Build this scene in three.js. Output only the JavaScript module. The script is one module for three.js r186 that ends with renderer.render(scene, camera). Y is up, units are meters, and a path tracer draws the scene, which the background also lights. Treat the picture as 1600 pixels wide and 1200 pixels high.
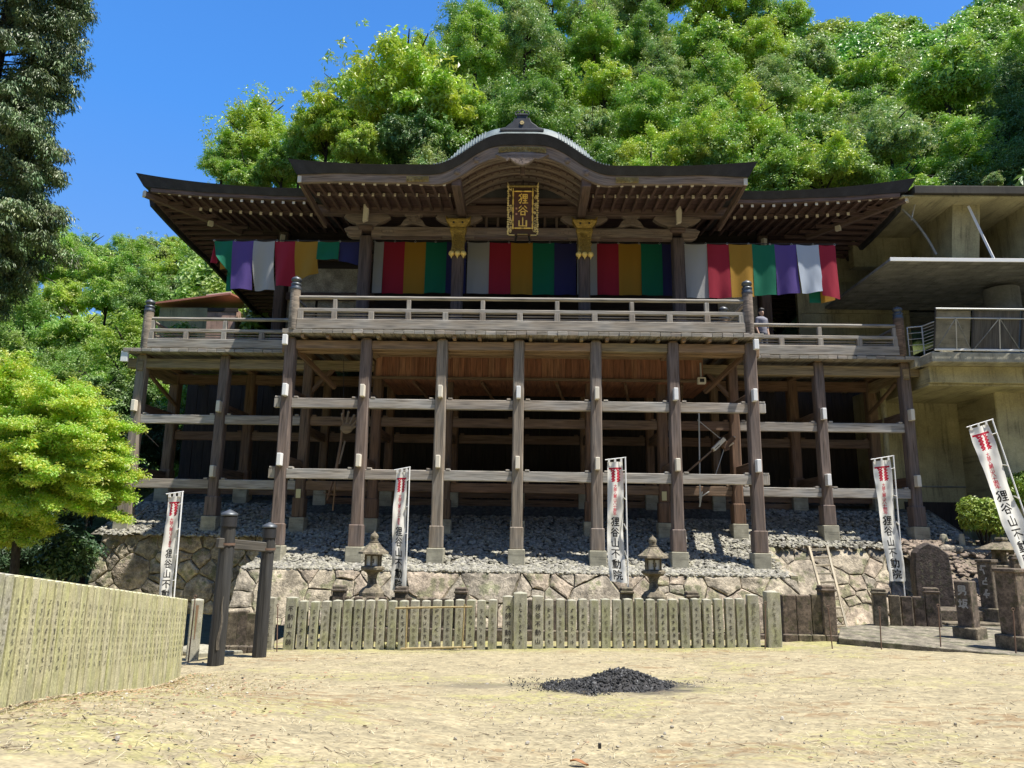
import * as THREE from 'three';
import { mergeGeometries } from 'three/addons/utils/BufferGeometryUtils.js';
import { MarchingCubes } from 'three/addons/objects/MarchingCubes.js';

// ---------- camera, sky, sun, exposure ----------
const scene = new THREE.Scene();
const camera = new THREE.PerspectiveCamera(55.98, 4 / 3, 0.1, 900);
camera.position.set(0.209, 0.948, 21.114);
camera.rotation.order = 'YXZ';
camera.rotation.set(0.2025, 0.0193, 0.0156);
camera.updateMatrixWorld(true);
const renderer = new THREE.WebGLRenderer({ antialias: true });
renderer.toneMapping = THREE.LinearToneMapping;
renderer.toneMappingExposure = 1.8;
renderer.shadowMap.enabled = true;

const SUN_DIR = new THREE.Vector3(0.38, 1, 0.17).normalize();
{
  const W = 512, H = 256, data = new Float32Array(W * H * 4);
  const zen = [0.022, 0.088, 0.31], mid = [0.052, 0.19, 0.52], hor = [0.22, 0.36, 0.58];
  for (let r = 0; r < H; r++) {
    const el = ((r + 0.5) / H - 0.5) * Math.PI, s = Math.max(0, Math.sin(el));
    for (let c = 0; c < W; c++) {
      const az = ((c + 0.5) / W - 0.5) * 2 * Math.PI;
      const d = new THREE.Vector3(Math.cos(az) * Math.cos(el), Math.sin(el), Math.sin(az) * Math.cos(el)).dot(SUN_DIR);
      const glow = 0.3 * Math.pow(Math.max(0, d), 6);
      const i = (r * W + c) * 4;
      for (let k = 0; k < 3; k++) {
        const a = Math.min(1, s / 0.5), b = Math.min(1, Math.max(0, (s - 0.5) / 0.5));
        let v = hor[k] + (mid[k] - hor[k]) * Math.pow(a, 0.55);
        v = v + (zen[k] - v) * b;
        data[i + k] = el < 0 ? [0.1, 0.1, 0.08][k] : v + glow * [0.8, 0.8, 0.75][k];
      }
      data[i + 3] = 1;
    }
  }
  const sky = new THREE.DataTexture(data, W, H, THREE.RGBAFormat, THREE.FloatType);
  sky.mapping = THREE.EquirectangularReflectionMapping;
  sky.magFilter = THREE.LinearFilter;
  sky.needsUpdate = true;
  scene.background = sky;
  scene.environment = sky;
}
const sun = new THREE.DirectionalLight(new THREE.Color(1, 0.95, 0.86), 5);
sun.position.copy(SUN_DIR).multiplyScalar(90);
sun.castShadow = true;
sun.shadow.radius = 1;
sun.shadow.mapSize.set(4096, 4096);
Object.assign(sun.shadow.camera, { left: -45, right: 45, top: 60, bottom: -40, near: 1, far: 220 });
scene.add(sun);

// ---------- helpers ----------
function mulberry(a) { return () => { a |= 0; a = (a + 0x6d2b79f5) | 0; let t = Math.imul(a ^ (a >>> 15), 1 | a); t = (t + Math.imul(t ^ (t >>> 7), 61 | t)) ^ t; return ((t ^ (t >>> 14)) >>> 0) / 4294967296; }; }
let rnd = mulberry(7);
const R = (a, b) => a + (b - a) * rnd();
const V = (x, y, z) => new THREE.Vector3(x, y, z);
const clamp = (x, a = 0, b = 1) => Math.min(b, Math.max(a, x));
const lerp = (a, b, t) => a + (b - a) * t;
const ss = (a, b, x) => { const t = clamp((x - a) / (b - a)); return t * t * (3 - 2 * t); };
const FPX = 1128.86;
// a point of the place at a given depth z, read off the photograph (1600 x 1200)
function dirOf(px, py) { return V((px - 800) / FPX, -(py - 600) / FPX, -1).applyQuaternion(camera.quaternion); }
function at(px, py, z) { const d = dirOf(px, py); return camera.position.clone().addScaledVector(d, (z - camera.position.z) / d.z); }

const hash = (x, y, s) => { let h = Math.imul(x | 0, 374761393) + Math.imul(y | 0, 668265263) + Math.imul(s | 0, 974634777); h = Math.imul(h ^ (h >>> 13), 1274126177); return ((h ^ (h >>> 16)) >>> 0) / 4294967296; };
function vnoise(x, y, px, py, s) { // periodic value noise
  const xi = Math.floor(x), yi = Math.floor(y), fx = x - xi, fy = y - yi, u = fx * fx * (3 - 2 * fx), v = fy * fy * (3 - 2 * fy);
  const m = (a, p) => ((a % p) + p) % p;
  const a = hash(m(xi, px), m(yi, py), s), b = hash(m(xi + 1, px), m(yi, py), s), c = hash(m(xi, px), m(yi + 1, py), s), d = hash(m(xi + 1, px), m(yi + 1, py), s);
  return lerp(lerp(a, b, u), lerp(c, d, u), v);
}
function fbm(u, v, fx, fy, oct, s) { let t = 0, a = 0.5, n = 0; for (let o = 0; o < oct; o++) { t += a * vnoise(u * fx, v * fy, fx, fy, s + o); n += a; a *= 0.55; fx *= 2; fy *= 2; } return t / n; }
const free = (x, y, s) => vnoise(x, y, 100003, 100003, s);
function fbmW(x, y, oct, s) { let t = 0, a = 0.5, n = 0, f = 1; for (let o = 0; o < oct; o++) { t += a * free(x * f, y * f, s + o); n += a; a *= 0.55; f *= 2.03; } return t / n; }

function tex(w, h, f, srgb = true) {
  const d = new Uint8Array(w * h * 4);
  for (let y = 0; y < h; y++) for (let x = 0; x < w; x++) {
    const c = f((x + 0.5) / w, (y + 0.5) / h), i = (y * w + x) * 4;
    for (let k = 0; k < 3; k++) d[i + k] = 255 * clamp(Array.isArray(c) ? c[k] : c);
    d[i + 3] = 255;
  }
  const t = new THREE.DataTexture(d, w, h);
  t.wrapS = t.wrapT = THREE.RepeatWrapping; t.magFilter = THREE.LinearFilter; t.minFilter = THREE.LinearMipmapLinearFilter; t.generateMipmaps = true;
  if (srgb) t.colorSpace = THREE.SRGBColorSpace;
  t.needsUpdate = true;
  return t;
}
function scaled(t, w, h) { const c = t.clone(); c.repeat.set(1 / w, 1 / h); c.needsUpdate = true; return c; }

// grain runs along u; one tile is 2.4 m by 0.8 m
const woodC = tex(512, 512, (u, v) => {
  const g = fbm(u, v, 3, 90, 3, 11), b = fbm(u, v, 4, 10, 3, 12), f = fbm(u, v, 10, 200, 2, 13), k = Math.pow(fbm(u, v, 6, 34, 2, 14), 3);
  const l = 0.72 + 0.26 * (g - 0.5) + 0.2 * (b - 0.5) + 0.2 * (f - 0.5) - 0.3 * k;
  const w = fbm(u, v, 3, 5, 2, 15) - 0.5;
  return [l * (1 + 0.08 * w), l, l * (1 - 0.1 * w)];
});
const woodB = tex(512, 512, (u, v) => 0.5 + 0.5 * (fbm(u, v, 3, 110, 3, 11) - 0.5) - 0.6 * Math.pow(fbm(u, v, 5, 60, 2, 16), 4), false);
const grainC = tex(512, 512, (u, v) => {
  const l = 0.8 + 0.45 * (fbm(u, v, 6, 6, 4, 21) - 0.5) + 0.4 * (fbm(u, v, 120, 120, 2, 22) - 0.5);
  return [l, l * 0.99, l * 0.97];
});
const grainB = tex(512, 512, (u, v) => 0.5 + 0.5 * (fbm(u, v, 18, 18, 4, 25) - 0.5) + 0.4 * (fbm(u, v, 90, 90, 2, 26) - 0.5), false);
const rockC = tex(1024, 1024, (u, v) => {
  const a = fbm(u, v, 6, 6, 4, 31), b = fbm(u, v, 22, 22, 3, 32), c = fbm(u, v, 160, 160, 2, 33), m = ss(0.55, 0.72, fbm(u, v, 9, 9, 4, 34));
  const l = 0.72 + 0.5 * (a - 0.5) + 0.4 * (b - 0.5) + 0.35 * (c - 0.5);
  return [l * lerp(0.98, 0.8, m), l * lerp(0.955, 0.82, m), l * lerp(0.905, 0.70, m)];
});
const rockB = tex(512, 512, (u, v) => 0.5 + 0.7 * (fbm(u, v, 7, 7, 5, 36) - 0.5) + 0.25 * (fbm(u, v, 60, 60, 2, 37) - 0.5), false);
const mossC = tex(512, 512, (u, v) => { // granite slab with yellow-green lichen, u along the slab
  const l = 0.76 + 0.26 * (fbm(u, v, 10, 10, 4, 41) - 0.5) + 0.24 * (fbm(u, v, 110, 110, 2, 42) - 0.5), m = ss(0.40, 0.72, fbm(u, v, 3, 4, 3, 43));
  return [l * lerp(1, 0.97, m), l * lerp(0.985, 0.975, m), l * lerp(0.92, 0.80, m)];
});
const stainC = tex(512, 512, (u, v) => { // concrete with run-off streaks down v
  const l = 0.82 + 0.3 * (fbm(u, v, 5, 5, 4, 51) - 0.5) - 0.14 * ss(0.5, 0.8, fbm(u, v, 40, 3, 3, 52)) + 0.14 * (fbm(u, v, 120, 120, 2, 53) - 0.5);
  return [l, l * 0.98, l * 0.9];
});
const barkC = tex(256, 256, (u, v) => 0.6 + 0.6 * (fbm(u, v, 8, 20, 4, 61) - 0.5));

function M(color, o = {}) {
  const { map, rep = [1, 1], bump, bs = 0.004, rough = 0.85, ...rest } = o;
  const p = { color: Array.isArray(color) ? new THREE.Color().setRGB(...color) : color, roughness: rough, metalness: 0, ...rest };
  if (map) p.map = scaled(map, ...rep);
  if (bump) { p.bumpMap = scaled(bump, ...rep); p.bumpScale = bs; }
  return new THREE.MeshPhysicalMaterial({ side: THREE.DoubleSide, ...p });
}
const wood = (c, o) => M(c, { map: woodC, rep: [2.4, 0.8], bump: woodB, bs: 0.006, rough: 0.85, ...o });
const stone = (c, o) => M(c, { map: grainC, rep: [0.9, 0.9], bump: grainB, bs: 0.006, rough: 0.92, ...o });

const mat = {
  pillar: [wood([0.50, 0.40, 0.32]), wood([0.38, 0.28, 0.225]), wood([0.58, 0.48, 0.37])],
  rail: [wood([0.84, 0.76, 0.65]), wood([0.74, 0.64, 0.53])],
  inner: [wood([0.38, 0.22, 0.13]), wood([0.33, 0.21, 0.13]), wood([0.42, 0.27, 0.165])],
  deck: [wood([0.66, 0.43, 0.245]), wood([0.61, 0.46, 0.255]), wood([0.55, 0.36, 0.21])],
  deckTop: wood([0.66, 0.59, 0.48]),
  balustrade: [wood([0.72, 0.64, 0.53]), wood([0.60, 0.51, 0.41])],
  red: [wood([0.64, 0.28, 0.155]), wood([0.53, 0.22, 0.12]), wood([0.72, 0.35, 0.195])],
  roofWood: [wood([0.32, 0.215, 0.18]), wood([0.26, 0.17, 0.145])],
  rafter: wood([0.25, 0.15, 0.13]),
  boards: wood([0.22, 0.13, 0.115]),
  hallDark: wood([0.075, 0.055, 0.045]),  // near-black wood that paints the dark inside the hall and behind the pillars
  column: wood([0.26, 0.18, 0.14]),
  carved: wood([0.56, 0.43, 0.35], { bs: 0.012 }),
  endWhite: M([0.72, 0.66, 0.54], { rough: 0.7 }),
  roofEdge: M([0.040, 0.040, 0.046], { map: grainC, rep: [1.5, 1.5], rough: 0.7 }),
  copper: M([0.21, 0.26, 0.255], { map: grainC, rep: [1.2, 1.2], bump: grainB, bs: 0.002, rough: 0.5 }),
  tileDark: M([0.05, 0.055, 0.065], { map: grainC, rep: [0.8, 0.8], rough: 0.6 }),
  gold: M([0.62, 0.43, 0.10], { map: grainC, rep: [0.3, 0.3], bump: grainB, bs: 0.01, rough: 0.4, metalness: 0.35 }),
  goldBright: M([1.0, 0.72, 0.2], { rough: 0.35, metalness: 0.1 }),
  goldDull: M([0.55, 0.42, 0.15], { map: grainC, rep: [0.25, 0.25], bump: grainB, bs: 0.012, rough: 0.5, metalness: 0.2 }),
  lacquer: M([0.07, 0.035, 0.022], { rough: 0.35 }),
  plaster: M([0.58, 0.54, 0.42], { map: grainC, rep: [2, 2], rough: 0.95 }),
  plinth: M([0.56, 0.55, 0.50], { map: stainC, rep: [1, 1], bump: grainB, bs: 0.003, rough: 0.95 }),
  concrete: M([0.62, 0.58, 0.40], { map: stainC, rep: [3, 3], bump: grainB, bs: 0.003, rough: 0.95 }),
  concreteGrey: M([0.33, 0.35, 0.39], { map: stainC, rep: [2, 2], rough: 0.95 }),
  glass: M([0.015, 0.018, 0.022], { rough: 0.12 }),
  steel: M([0.5, 0.5, 0.48], { rough: 0.5, metalness: 0.3 }),
  white: M([0.8, 0.8, 0.78], { rough: 0.6 }),
  black: M([0.02, 0.02, 0.022], { rough: 0.55 }),
  capMetal: M([0.10, 0.11, 0.12], { rough: 0.45, metalness: 0.5 }),
  rock: [stone([0.64, 0.58, 0.48]), stone([0.57, 0.52, 0.45]), stone([0.62, 0.54, 0.46]), stone([0.52, 0.48, 0.42]), stone([0.66, 0.60, 0.50])].map((m, i) => M(m.color.toArray(), { map: rockC, rep: [1.7 + 0.2 * i, 1.7 + 0.2 * i], bump: rockB, bs: 0.05, rough: 0.95 })),
  mortar: M([0.32, 0.28, 0.23], { map: rockC, rep: [1, 1], bump: rockB, bs: 0.02, rough: 1 }),
  slab: [M([0.63, 0.63, 0.56], { map: mossC, rep: [1.3, 0.7], bump: grainB, bs: 0.0015, rough: 0.95 }), M([0.59, 0.59, 0.52], { map: mossC, rep: [1.6, 0.8], bump: grainB, bs: 0.0015, rough: 0.95 }), M([0.66, 0.65, 0.59], { map: mossC, rep: [1.1, 0.9], bump: grainB, bs: 0.0015, rough: 0.95 })],
  slabGreen: [M([0.80, 0.77, 0.54], { map: mossC, rep: [1.3, 0.7], bump: grainB, bs: 0.0015, rough: 0.95 }), M([0.76, 0.75, 0.52], { map: mossC, rep: [1.7, 0.9], bump: grainB, bs: 0.0015, rough: 0.95 }), M([0.82, 0.79, 0.60], { map: mossC, rep: [1.2, 0.8], bump: grainB, bs: 0.0015, rough: 0.95 })],
  oldStone: [M([0.26, 0.21, 0.175], { map: rockC, rep: [0.9, 0.9], bump: grainB, bs: 0.006, rough: 0.95 }), M([0.22, 0.185, 0.155], { map: rockC, rep: [0.7, 0.7], bump: grainB, bs: 0.006, rough: 0.95 }), M([0.30, 0.26, 0.20], { map: rockC, rep: [1.1, 1.1], bump: grainB, bs: 0.006, rough: 0.95 })],
  lantern: M([0.36, 0.32, 0.25], { map: rockC, rep: [0.8, 0.8], bump: grainB, bs: 0.008, rough: 0.95 }),
  log: wood([0.085, 0.082, 0.076], { bs: 0.012, rough: 0.8 }),
  bamboo: M([0.55, 0.44, 0.22], { map: grainC, rep: [0.6, 0.3], rough: 0.6 }),
  bark: M([0.085, 0.07, 0.055], { map: barkC, rep: [0.6, 1.2], rough: 1 }),
  rust: M([0.16, 0.10, 0.07], { rough: 0.8 }),
  cloth: M([0.80, 0.79, 0.75], { rough: 0.95, transmission: 0.15 }),
};

// a chamfered box with uv in metres, grain along its longest side
function cbox(w, h, d, b = 0.008) {
  const H = [w / 2, h / 2, d / 2];
  b = Math.min(b, Math.min(w, h, d) * 0.45);
  const L = w >= h && w >= d ? 0 : h >= d ? 1 : 2, ou = R(0, 9), ov = R(0, 9);
  const P = [], N = [], U = [];
  const vert = (s, ax) => s.map((q, i) => q * (i === ax ? H[i] : H[i] - b));
  const tri = (a, c, e) => {
    const n = V(...c).sub(V(...a)).cross(V(...e).sub(V(...a)));
    if (n.dot(V(a[0] + c[0] + e[0], a[1] + c[1] + e[1], a[2] + c[2] + e[2])) < 0) { [c, e] = [e, c]; n.negate(); }
    n.normalize();
    const m = [Math.abs(n.x), Math.abs(n.y), Math.abs(n.z)], ax = m.indexOf(Math.max(...m));
    const rest = [0, 1, 2].filter((i) => i !== ax), ua = rest.includes(L) ? L : rest[0], va = rest.find((i) => i !== ua);
    for (const q of [a, c, e]) { P.push(...q); N.push(n.x, n.y, n.z); U.push(q[ua] + ou, q[va] + ov + ax * 0.31); }
  };
  const quad = (a, c, e, f) => { tri(a, c, e); tri(a, e, f); };
  for (let ax = 0; ax < 3; ax++) for (const s of [-1, 1]) {
    const [p, q] = [0, 1, 2].filter((i) => i !== ax);
    const c = (i, j) => { const g = [0, 0, 0]; g[ax] = s; g[p] = i; g[q] = j; return vert(g, ax); };
    quad(c(-1, -1), c(1, -1), c(1, 1), c(-1, 1));
  }
  if (b > 0) {
    for (let a = 0; a < 3; a++) for (let e = a + 1; e < 3; e++) for (const s of [-1, 1]) for (const t of [-1, 1]) {
      const k = 3 - a - e, g = (r) => { const o = [0, 0, 0]; o[a] = s; o[e] = t; o[k] = r; return o; };
      quad(vert(g(-1), a), vert(g(1), a), vert(g(1), e), vert(g(-1), e));
    }
    for (const x of [-1, 1]) for (const y of [-1, 1]) for (const z of [-1, 1]) tri(vert([x, y, z], 0), vert([x, y, z], 1), vert([x, y, z], 2));
  }
  return raw(P, N, U);
}
function raw(P, N, U) {
  const g = new THREE.BufferGeometry();
  g.setAttribute('position', new THREE.Float32BufferAttribute(P, 3));
  g.setAttribute('normal', new THREE.Float32BufferAttribute(N, 3));
  g.setAttribute('uv', new THREE.Float32BufferAttribute(U, 2));
  return g;
}
const bx = (x0, x1, y0, y1, z0, z1, b) => cbox(Math.abs(x1 - x0), Math.abs(y1 - y0), Math.abs(z1 - z0), b).translate((x0 + x1) / 2, (y0 + y1) / 2, (z0 + z1) / 2);
function bar(p, q, w, h = w, b = 0.006) { // a square bar from p to q
  const d = q.clone().sub(p), L = d.length(), g = cbox(w, h, L, b);
  const m = new THREE.Matrix4().lookAt(q, p, Math.abs(d.y) > 0.99 * L ? V(0, 0, 1) : V(0, 1, 0)).setPosition(p.clone().add(q).multiplyScalar(0.5));
  return g.applyMatrix4(m);
}
function flat(g) { // plain attributes only, so that anything merges with anything
  if (g.index) g = g.toNonIndexed();
  for (const k of Object.keys(g.attributes)) if (!['position', 'normal', 'uv'].includes(k)) g.deleteAttribute(k);
  if (!g.attributes.uv) g.setAttribute('uv', new THREE.Float32BufferAttribute(new Float32Array(g.attributes.position.count * 2), 2));
  return g;
}
const merge = (list) => mergeGeometries(list.map(flat));
function rod(p, q, r, r2 = r, n = 10) {
  const d = q.clone().sub(p), L = d.length(), g = new THREE.CylinderGeometry(r2, r, L, n, 1);
  const uv = g.attributes.uv; for (let i = 0; i < uv.count; i++) uv.setXY(i, uv.getY(i) * L, uv.getX(i) * 6.28 * r);
  return g.applyQuaternion(new THREE.Quaternion().setFromUnitVectors(V(0, 1, 0), d.normalize())).translate((p.x + q.x) / 2, (p.y + q.y) / 2, (p.z + q.z) / 2);
}
const lathe = (pts, n = 20) => new THREE.LatheGeometry(pts.map(([r, y]) => new THREE.Vector2(r, y)), n);
function metricUV(g, k = 1) { // uv in metres from the face's main direction
  g = g.index ? g.toNonIndexed() : g; g.computeVertexNormals();
  const p = g.attributes.position, n = g.attributes.normal, u = [];
  for (let i = 0; i < p.count; i++) {
    const a = [Math.abs(n.getX(i)), Math.abs(n.getY(i)), Math.abs(n.getZ(i))], m = a.indexOf(Math.max(...a));
    u.push(...(m === 0 ? [p.getZ(i), p.getY(i)] : m === 1 ? [p.getX(i), p.getZ(i)] : [p.getX(i), p.getY(i)]).map((q) => q * k));
  }
  g.setAttribute('uv', new THREE.Float32BufferAttribute(u, 2));
  return g;
}
// a closed section carried along a path: f(i) gives the section's points (Vector3) at step i
function sweep(n, f, caps = true) {
  const P = [], U = [], rows = [];
  for (let i = 0; i <= n; i++) rows.push(f(i / n));
  const k = rows[0].length;
  const put = (a, b, c, ua, ub, uc) => { P.push(...a.toArray(), ...b.toArray(), ...c.toArray()); U.push(...ua, ...ub, ...uc); };
  let run = 0;
  for (let i = 0; i < n; i++) {
    const step = rows[i][0].distanceTo(rows[i + 1][0]);
    let v = 0;
    for (let j = 0; j < k; j++) {
      const a = rows[i][j], b = rows[i + 1][j], c = rows[i + 1][(j + 1) % k], d = rows[i][(j + 1) % k], w = a.distanceTo(d);
      put(a, b, c, [run, v], [run + step, v], [run + step, v + w]); put(a, c, d, [run, v], [run + step, v + w], [run, v + w]);
      v += w;
    }
    run += step;
  }
  if (caps) for (const r of [rows[0], rows[n]]) for (let j = 1; j < k - 1; j++) put(r[0], r[j], r[j + 1], [r[0].z, r[0].y], [r[j].z, r[j].y], [r[j + 1].z, r[j + 1].y]);
  const g = new THREE.BufferGeometry();
  g.setAttribute('position', new THREE.Float32BufferAttribute(P, 3));
  g.setAttribute('uv', new THREE.Float32BufferAttribute(U, 2));
  g.computeVertexNormals();
  return g;
}
// a sheet f(u, v) -> Vector3, smooth
function sheet(nu, nv, f, su = 1, sv = 1) {
  const g = new THREE.PlaneGeometry(1, 1, nu, nv), p = g.attributes.position, uv = g.attributes.uv;
  for (let i = 0; i < p.count; i++) { const u = uv.getX(i), v = uv.getY(i), q = f(u, v); p.setXYZ(i, q.x, q.y, q.z); uv.setXY(i, u * su, v * sv); }
  g.computeVertexNormals();
  return g;
}
const swapUV = (g) => { const uv = g.attributes.uv; for (let i = 0; i < uv.count; i++) uv.setXY(i, uv.getY(i), uv.getX(i)); return g; };
function extrude(pts, depth, bevel = 0.01) { // pts [[x, y], ...] -> a plate centred on z = 0
  const s = new THREE.Shape(pts.map(([x, y]) => new THREE.Vector2(x, y)));
  const g = new THREE.ExtrudeGeometry(s, { depth, bevelEnabled: bevel > 0, bevelSize: bevel, bevelThickness: bevel, bevelSegments: 1, curveSegments: 6 });
  return g.translate(0, 0, -depth / 2);
}

// ---------- naming ----------
const used = new Map();
function numbered(name) { const n = used.get(name) ?? 0; used.set(name, n + 1); return n ? name + '_' + String(n).padStart(3, '0') : name; }
function tag(o, label, category, group) { o.userData.label = label; o.userData.category = category; if (group) o.userData.group = group; return o; }
function thing(name, label, category, pos = [0, 0, 0], turn = 0, group) {
  const o = new THREE.Group(); o.name = numbered(name); o.position.set(...pos); o.rotation.y = turn; scene.add(o);
  return tag(o, label, category, group);
}
function part(name, geo, m, parent, label) {
  const o = new THREE.Mesh(Array.isArray(geo) ? merge(geo) : geo, m); o.name = name; o.castShadow = o.receiveShadow = true;
  if (label) o.userData.label = label;
  parent.add(o); return o;
}
function struct(name, geo, m) { const o = part(numbered(name), geo, m, scene); o.userData.kind = 'structure'; return o; }
const pick = (a) => a[Math.floor(rnd() * a.length) % a.length];

// ---------- ground ----------
function groundY(x, z) {
  let y = -1.25 + 0.022 * clamp(x, -9, 12);
  y += 0.04 * Math.max(0, z - 6.4) * (1 - 0.3 * ss(14, 20, z));
  y += 0.5 * ss(10, 15.5, z) * ss(0.5, -4.2, x);
  y -= 0.5 * ss(4.6, 1.5, z);
  y -= 1.0 * ss(7.2, 6.3, z) * ss(-5.0, -5.6, x);
  return y;
}
function onGround(px, py) { // where the sight line of a photo point meets the ground
  const d = dirOf(px, py), c = camera.position;
  let lo = 2, hi = 60;
  for (let t = 2; t < 60; t += 0.1) { const q = c.clone().addScaledVector(d, t); if (q.y <= groundY(q.x, q.z)) { lo = t - 0.1; hi = t; break; } }
  for (let i = 0; i < 50; i++) { const t = (lo + hi) / 2, q = c.clone().addScaledVector(d, t); if (q.y > groundY(q.x, q.z)) lo = t; else hi = t; }
  return c.clone().addScaledVector(d, lo);
}
// ---------- the ground: pale sand with straw, thin grass and litter ----------
const PILE = onGround(972, 1074);
{
  const X0 = -14, X1 = 16, Z0 = 1, Z1 = 23; // the yard's own texture covers this
  const yard = tex(2048, 1536, (u, v) => {
    const x = X0 + u * (X1 - X0), z = Z0 + v * (Z1 - Z0);
    const a = fbmW(x * 0.5, z * 0.9, 4, 71), b = fbmW(x * 2.2, z * 4.5, 4, 72), c = fbmW(x * 11, z * 17, 3, 73), f = free(x * 55, z * 70, 74);
    let l = 1 + 0.18 * (b - 0.5) + 0.34 * (c - 0.5) + 0.26 * (f - 0.5);
    let q = [0.605 * l, 0.56 * l, 0.45 * l];
    const grass = 0.42 * ss(0.53, 0.68, fbmW(x * 0.55 + 9, z * 1.1, 4, 75)) * ss(0.38, 0.62, c) + 0.55 * ss(7.6, 6.2, z) * ss(0.35, 0.6, b);
    q = [lerp(q[0], 0.55 * l, grass), lerp(q[1], 0.545 * l, grass), lerp(q[2], 0.31 * l, grass)];
    const litter = ss(0.56, 0.7, a) * ss(0.5, 0.66, fbmW(x * 6, z * 12, 3, 76)) * 0.6;
    q = [lerp(q[0], 0.50, litter), lerp(q[1], 0.40, litter), lerp(q[2], 0.28, litter)];
    // soot and charcoal crumbs round the fire's remains, and dragged out to its left
    const dx = x - PILE.x, dz = z - PILE.z, e = Math.hypot(dx / 1.15, dz / 0.55), s = Math.hypot((dx + 1.7) / 1.5, (dz + 0.1) / 0.35);
    const soot = Math.max(ss(1.25, 0.5, e + 0.8 * (b - 0.5)), 0.3 * ss(1.0, 0.3, s + 0.9 * (b - 0.5))) * ss(0.3, 0.62, c * 0.6 + f * 0.4 + 0.12);
    return q.map((k, i) => lerp(k, [0.2, 0.19, 0.19][i], soot));
  });
  const bump = tex(1024, 1024, (u, v) => 0.5 + 0.6 * (fbm(u, v, 8, 14, 5, 81) - 0.5) + 0.5 * (fbm(u, v, 90, 120, 2, 82) - 0.5), false);
  const m = new THREE.MeshPhysicalMaterial({ map: yard, roughness: 1, bumpMap: bump, bumpScale: 0.05, color: new THREE.Color(0.92, 0.92, 0.9) });
  yard.wrapS = yard.wrapT = THREE.MirroredRepeatWrapping;
  const xs = [], zs = [];
  for (let x = -9; x <= 12.001; x += 0.1) xs.push(x);
  for (const k of [10, 13, 18, 30, 60, 150, 400]) { xs.push(12 + k); xs.unshift(-9 - k); }
  for (let z = 3; z <= 18.001; z += 0.1) zs.push(z);
  for (const k of [2, 5, 10, 30, 90, 300]) zs.push(18 + k);
  for (const k of [2, 5, 10, 20, 60, 200]) zs.unshift(3 - k);
  const P = [], U = [], I = [];
  for (const z of zs) for (const x of xs) {
    P.push(x, groundY(x, Math.min(z, 22)) + 0.05 * (fbmW(x * 0.9, z * 0.9, 3, 91) - 0.5) + 0.03 * (fbmW(x * 4, z * 4, 3, 92) - 0.5), z);
    U.push((x - X0) / (X1 - X0), (z - Z0) / (Z1 - Z0));
  }
  for (let j = 0; j < zs.length - 1; j++) for (let i = 0; i < xs.length - 1; i++) { const a = j * xs.length + i, b = a + xs.length; I.push(a, b, a + 1, a + 1, b, b + 1); }
  const g = new THREE.BufferGeometry();
  g.setAttribute('position', new THREE.Float32BufferAttribute(P, 3)); g.setAttribute('uv', new THREE.Float32BufferAttribute(U, 2)); g.setIndex(I); g.computeVertexNormals();
  struct('ground', g, m);
}

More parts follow.
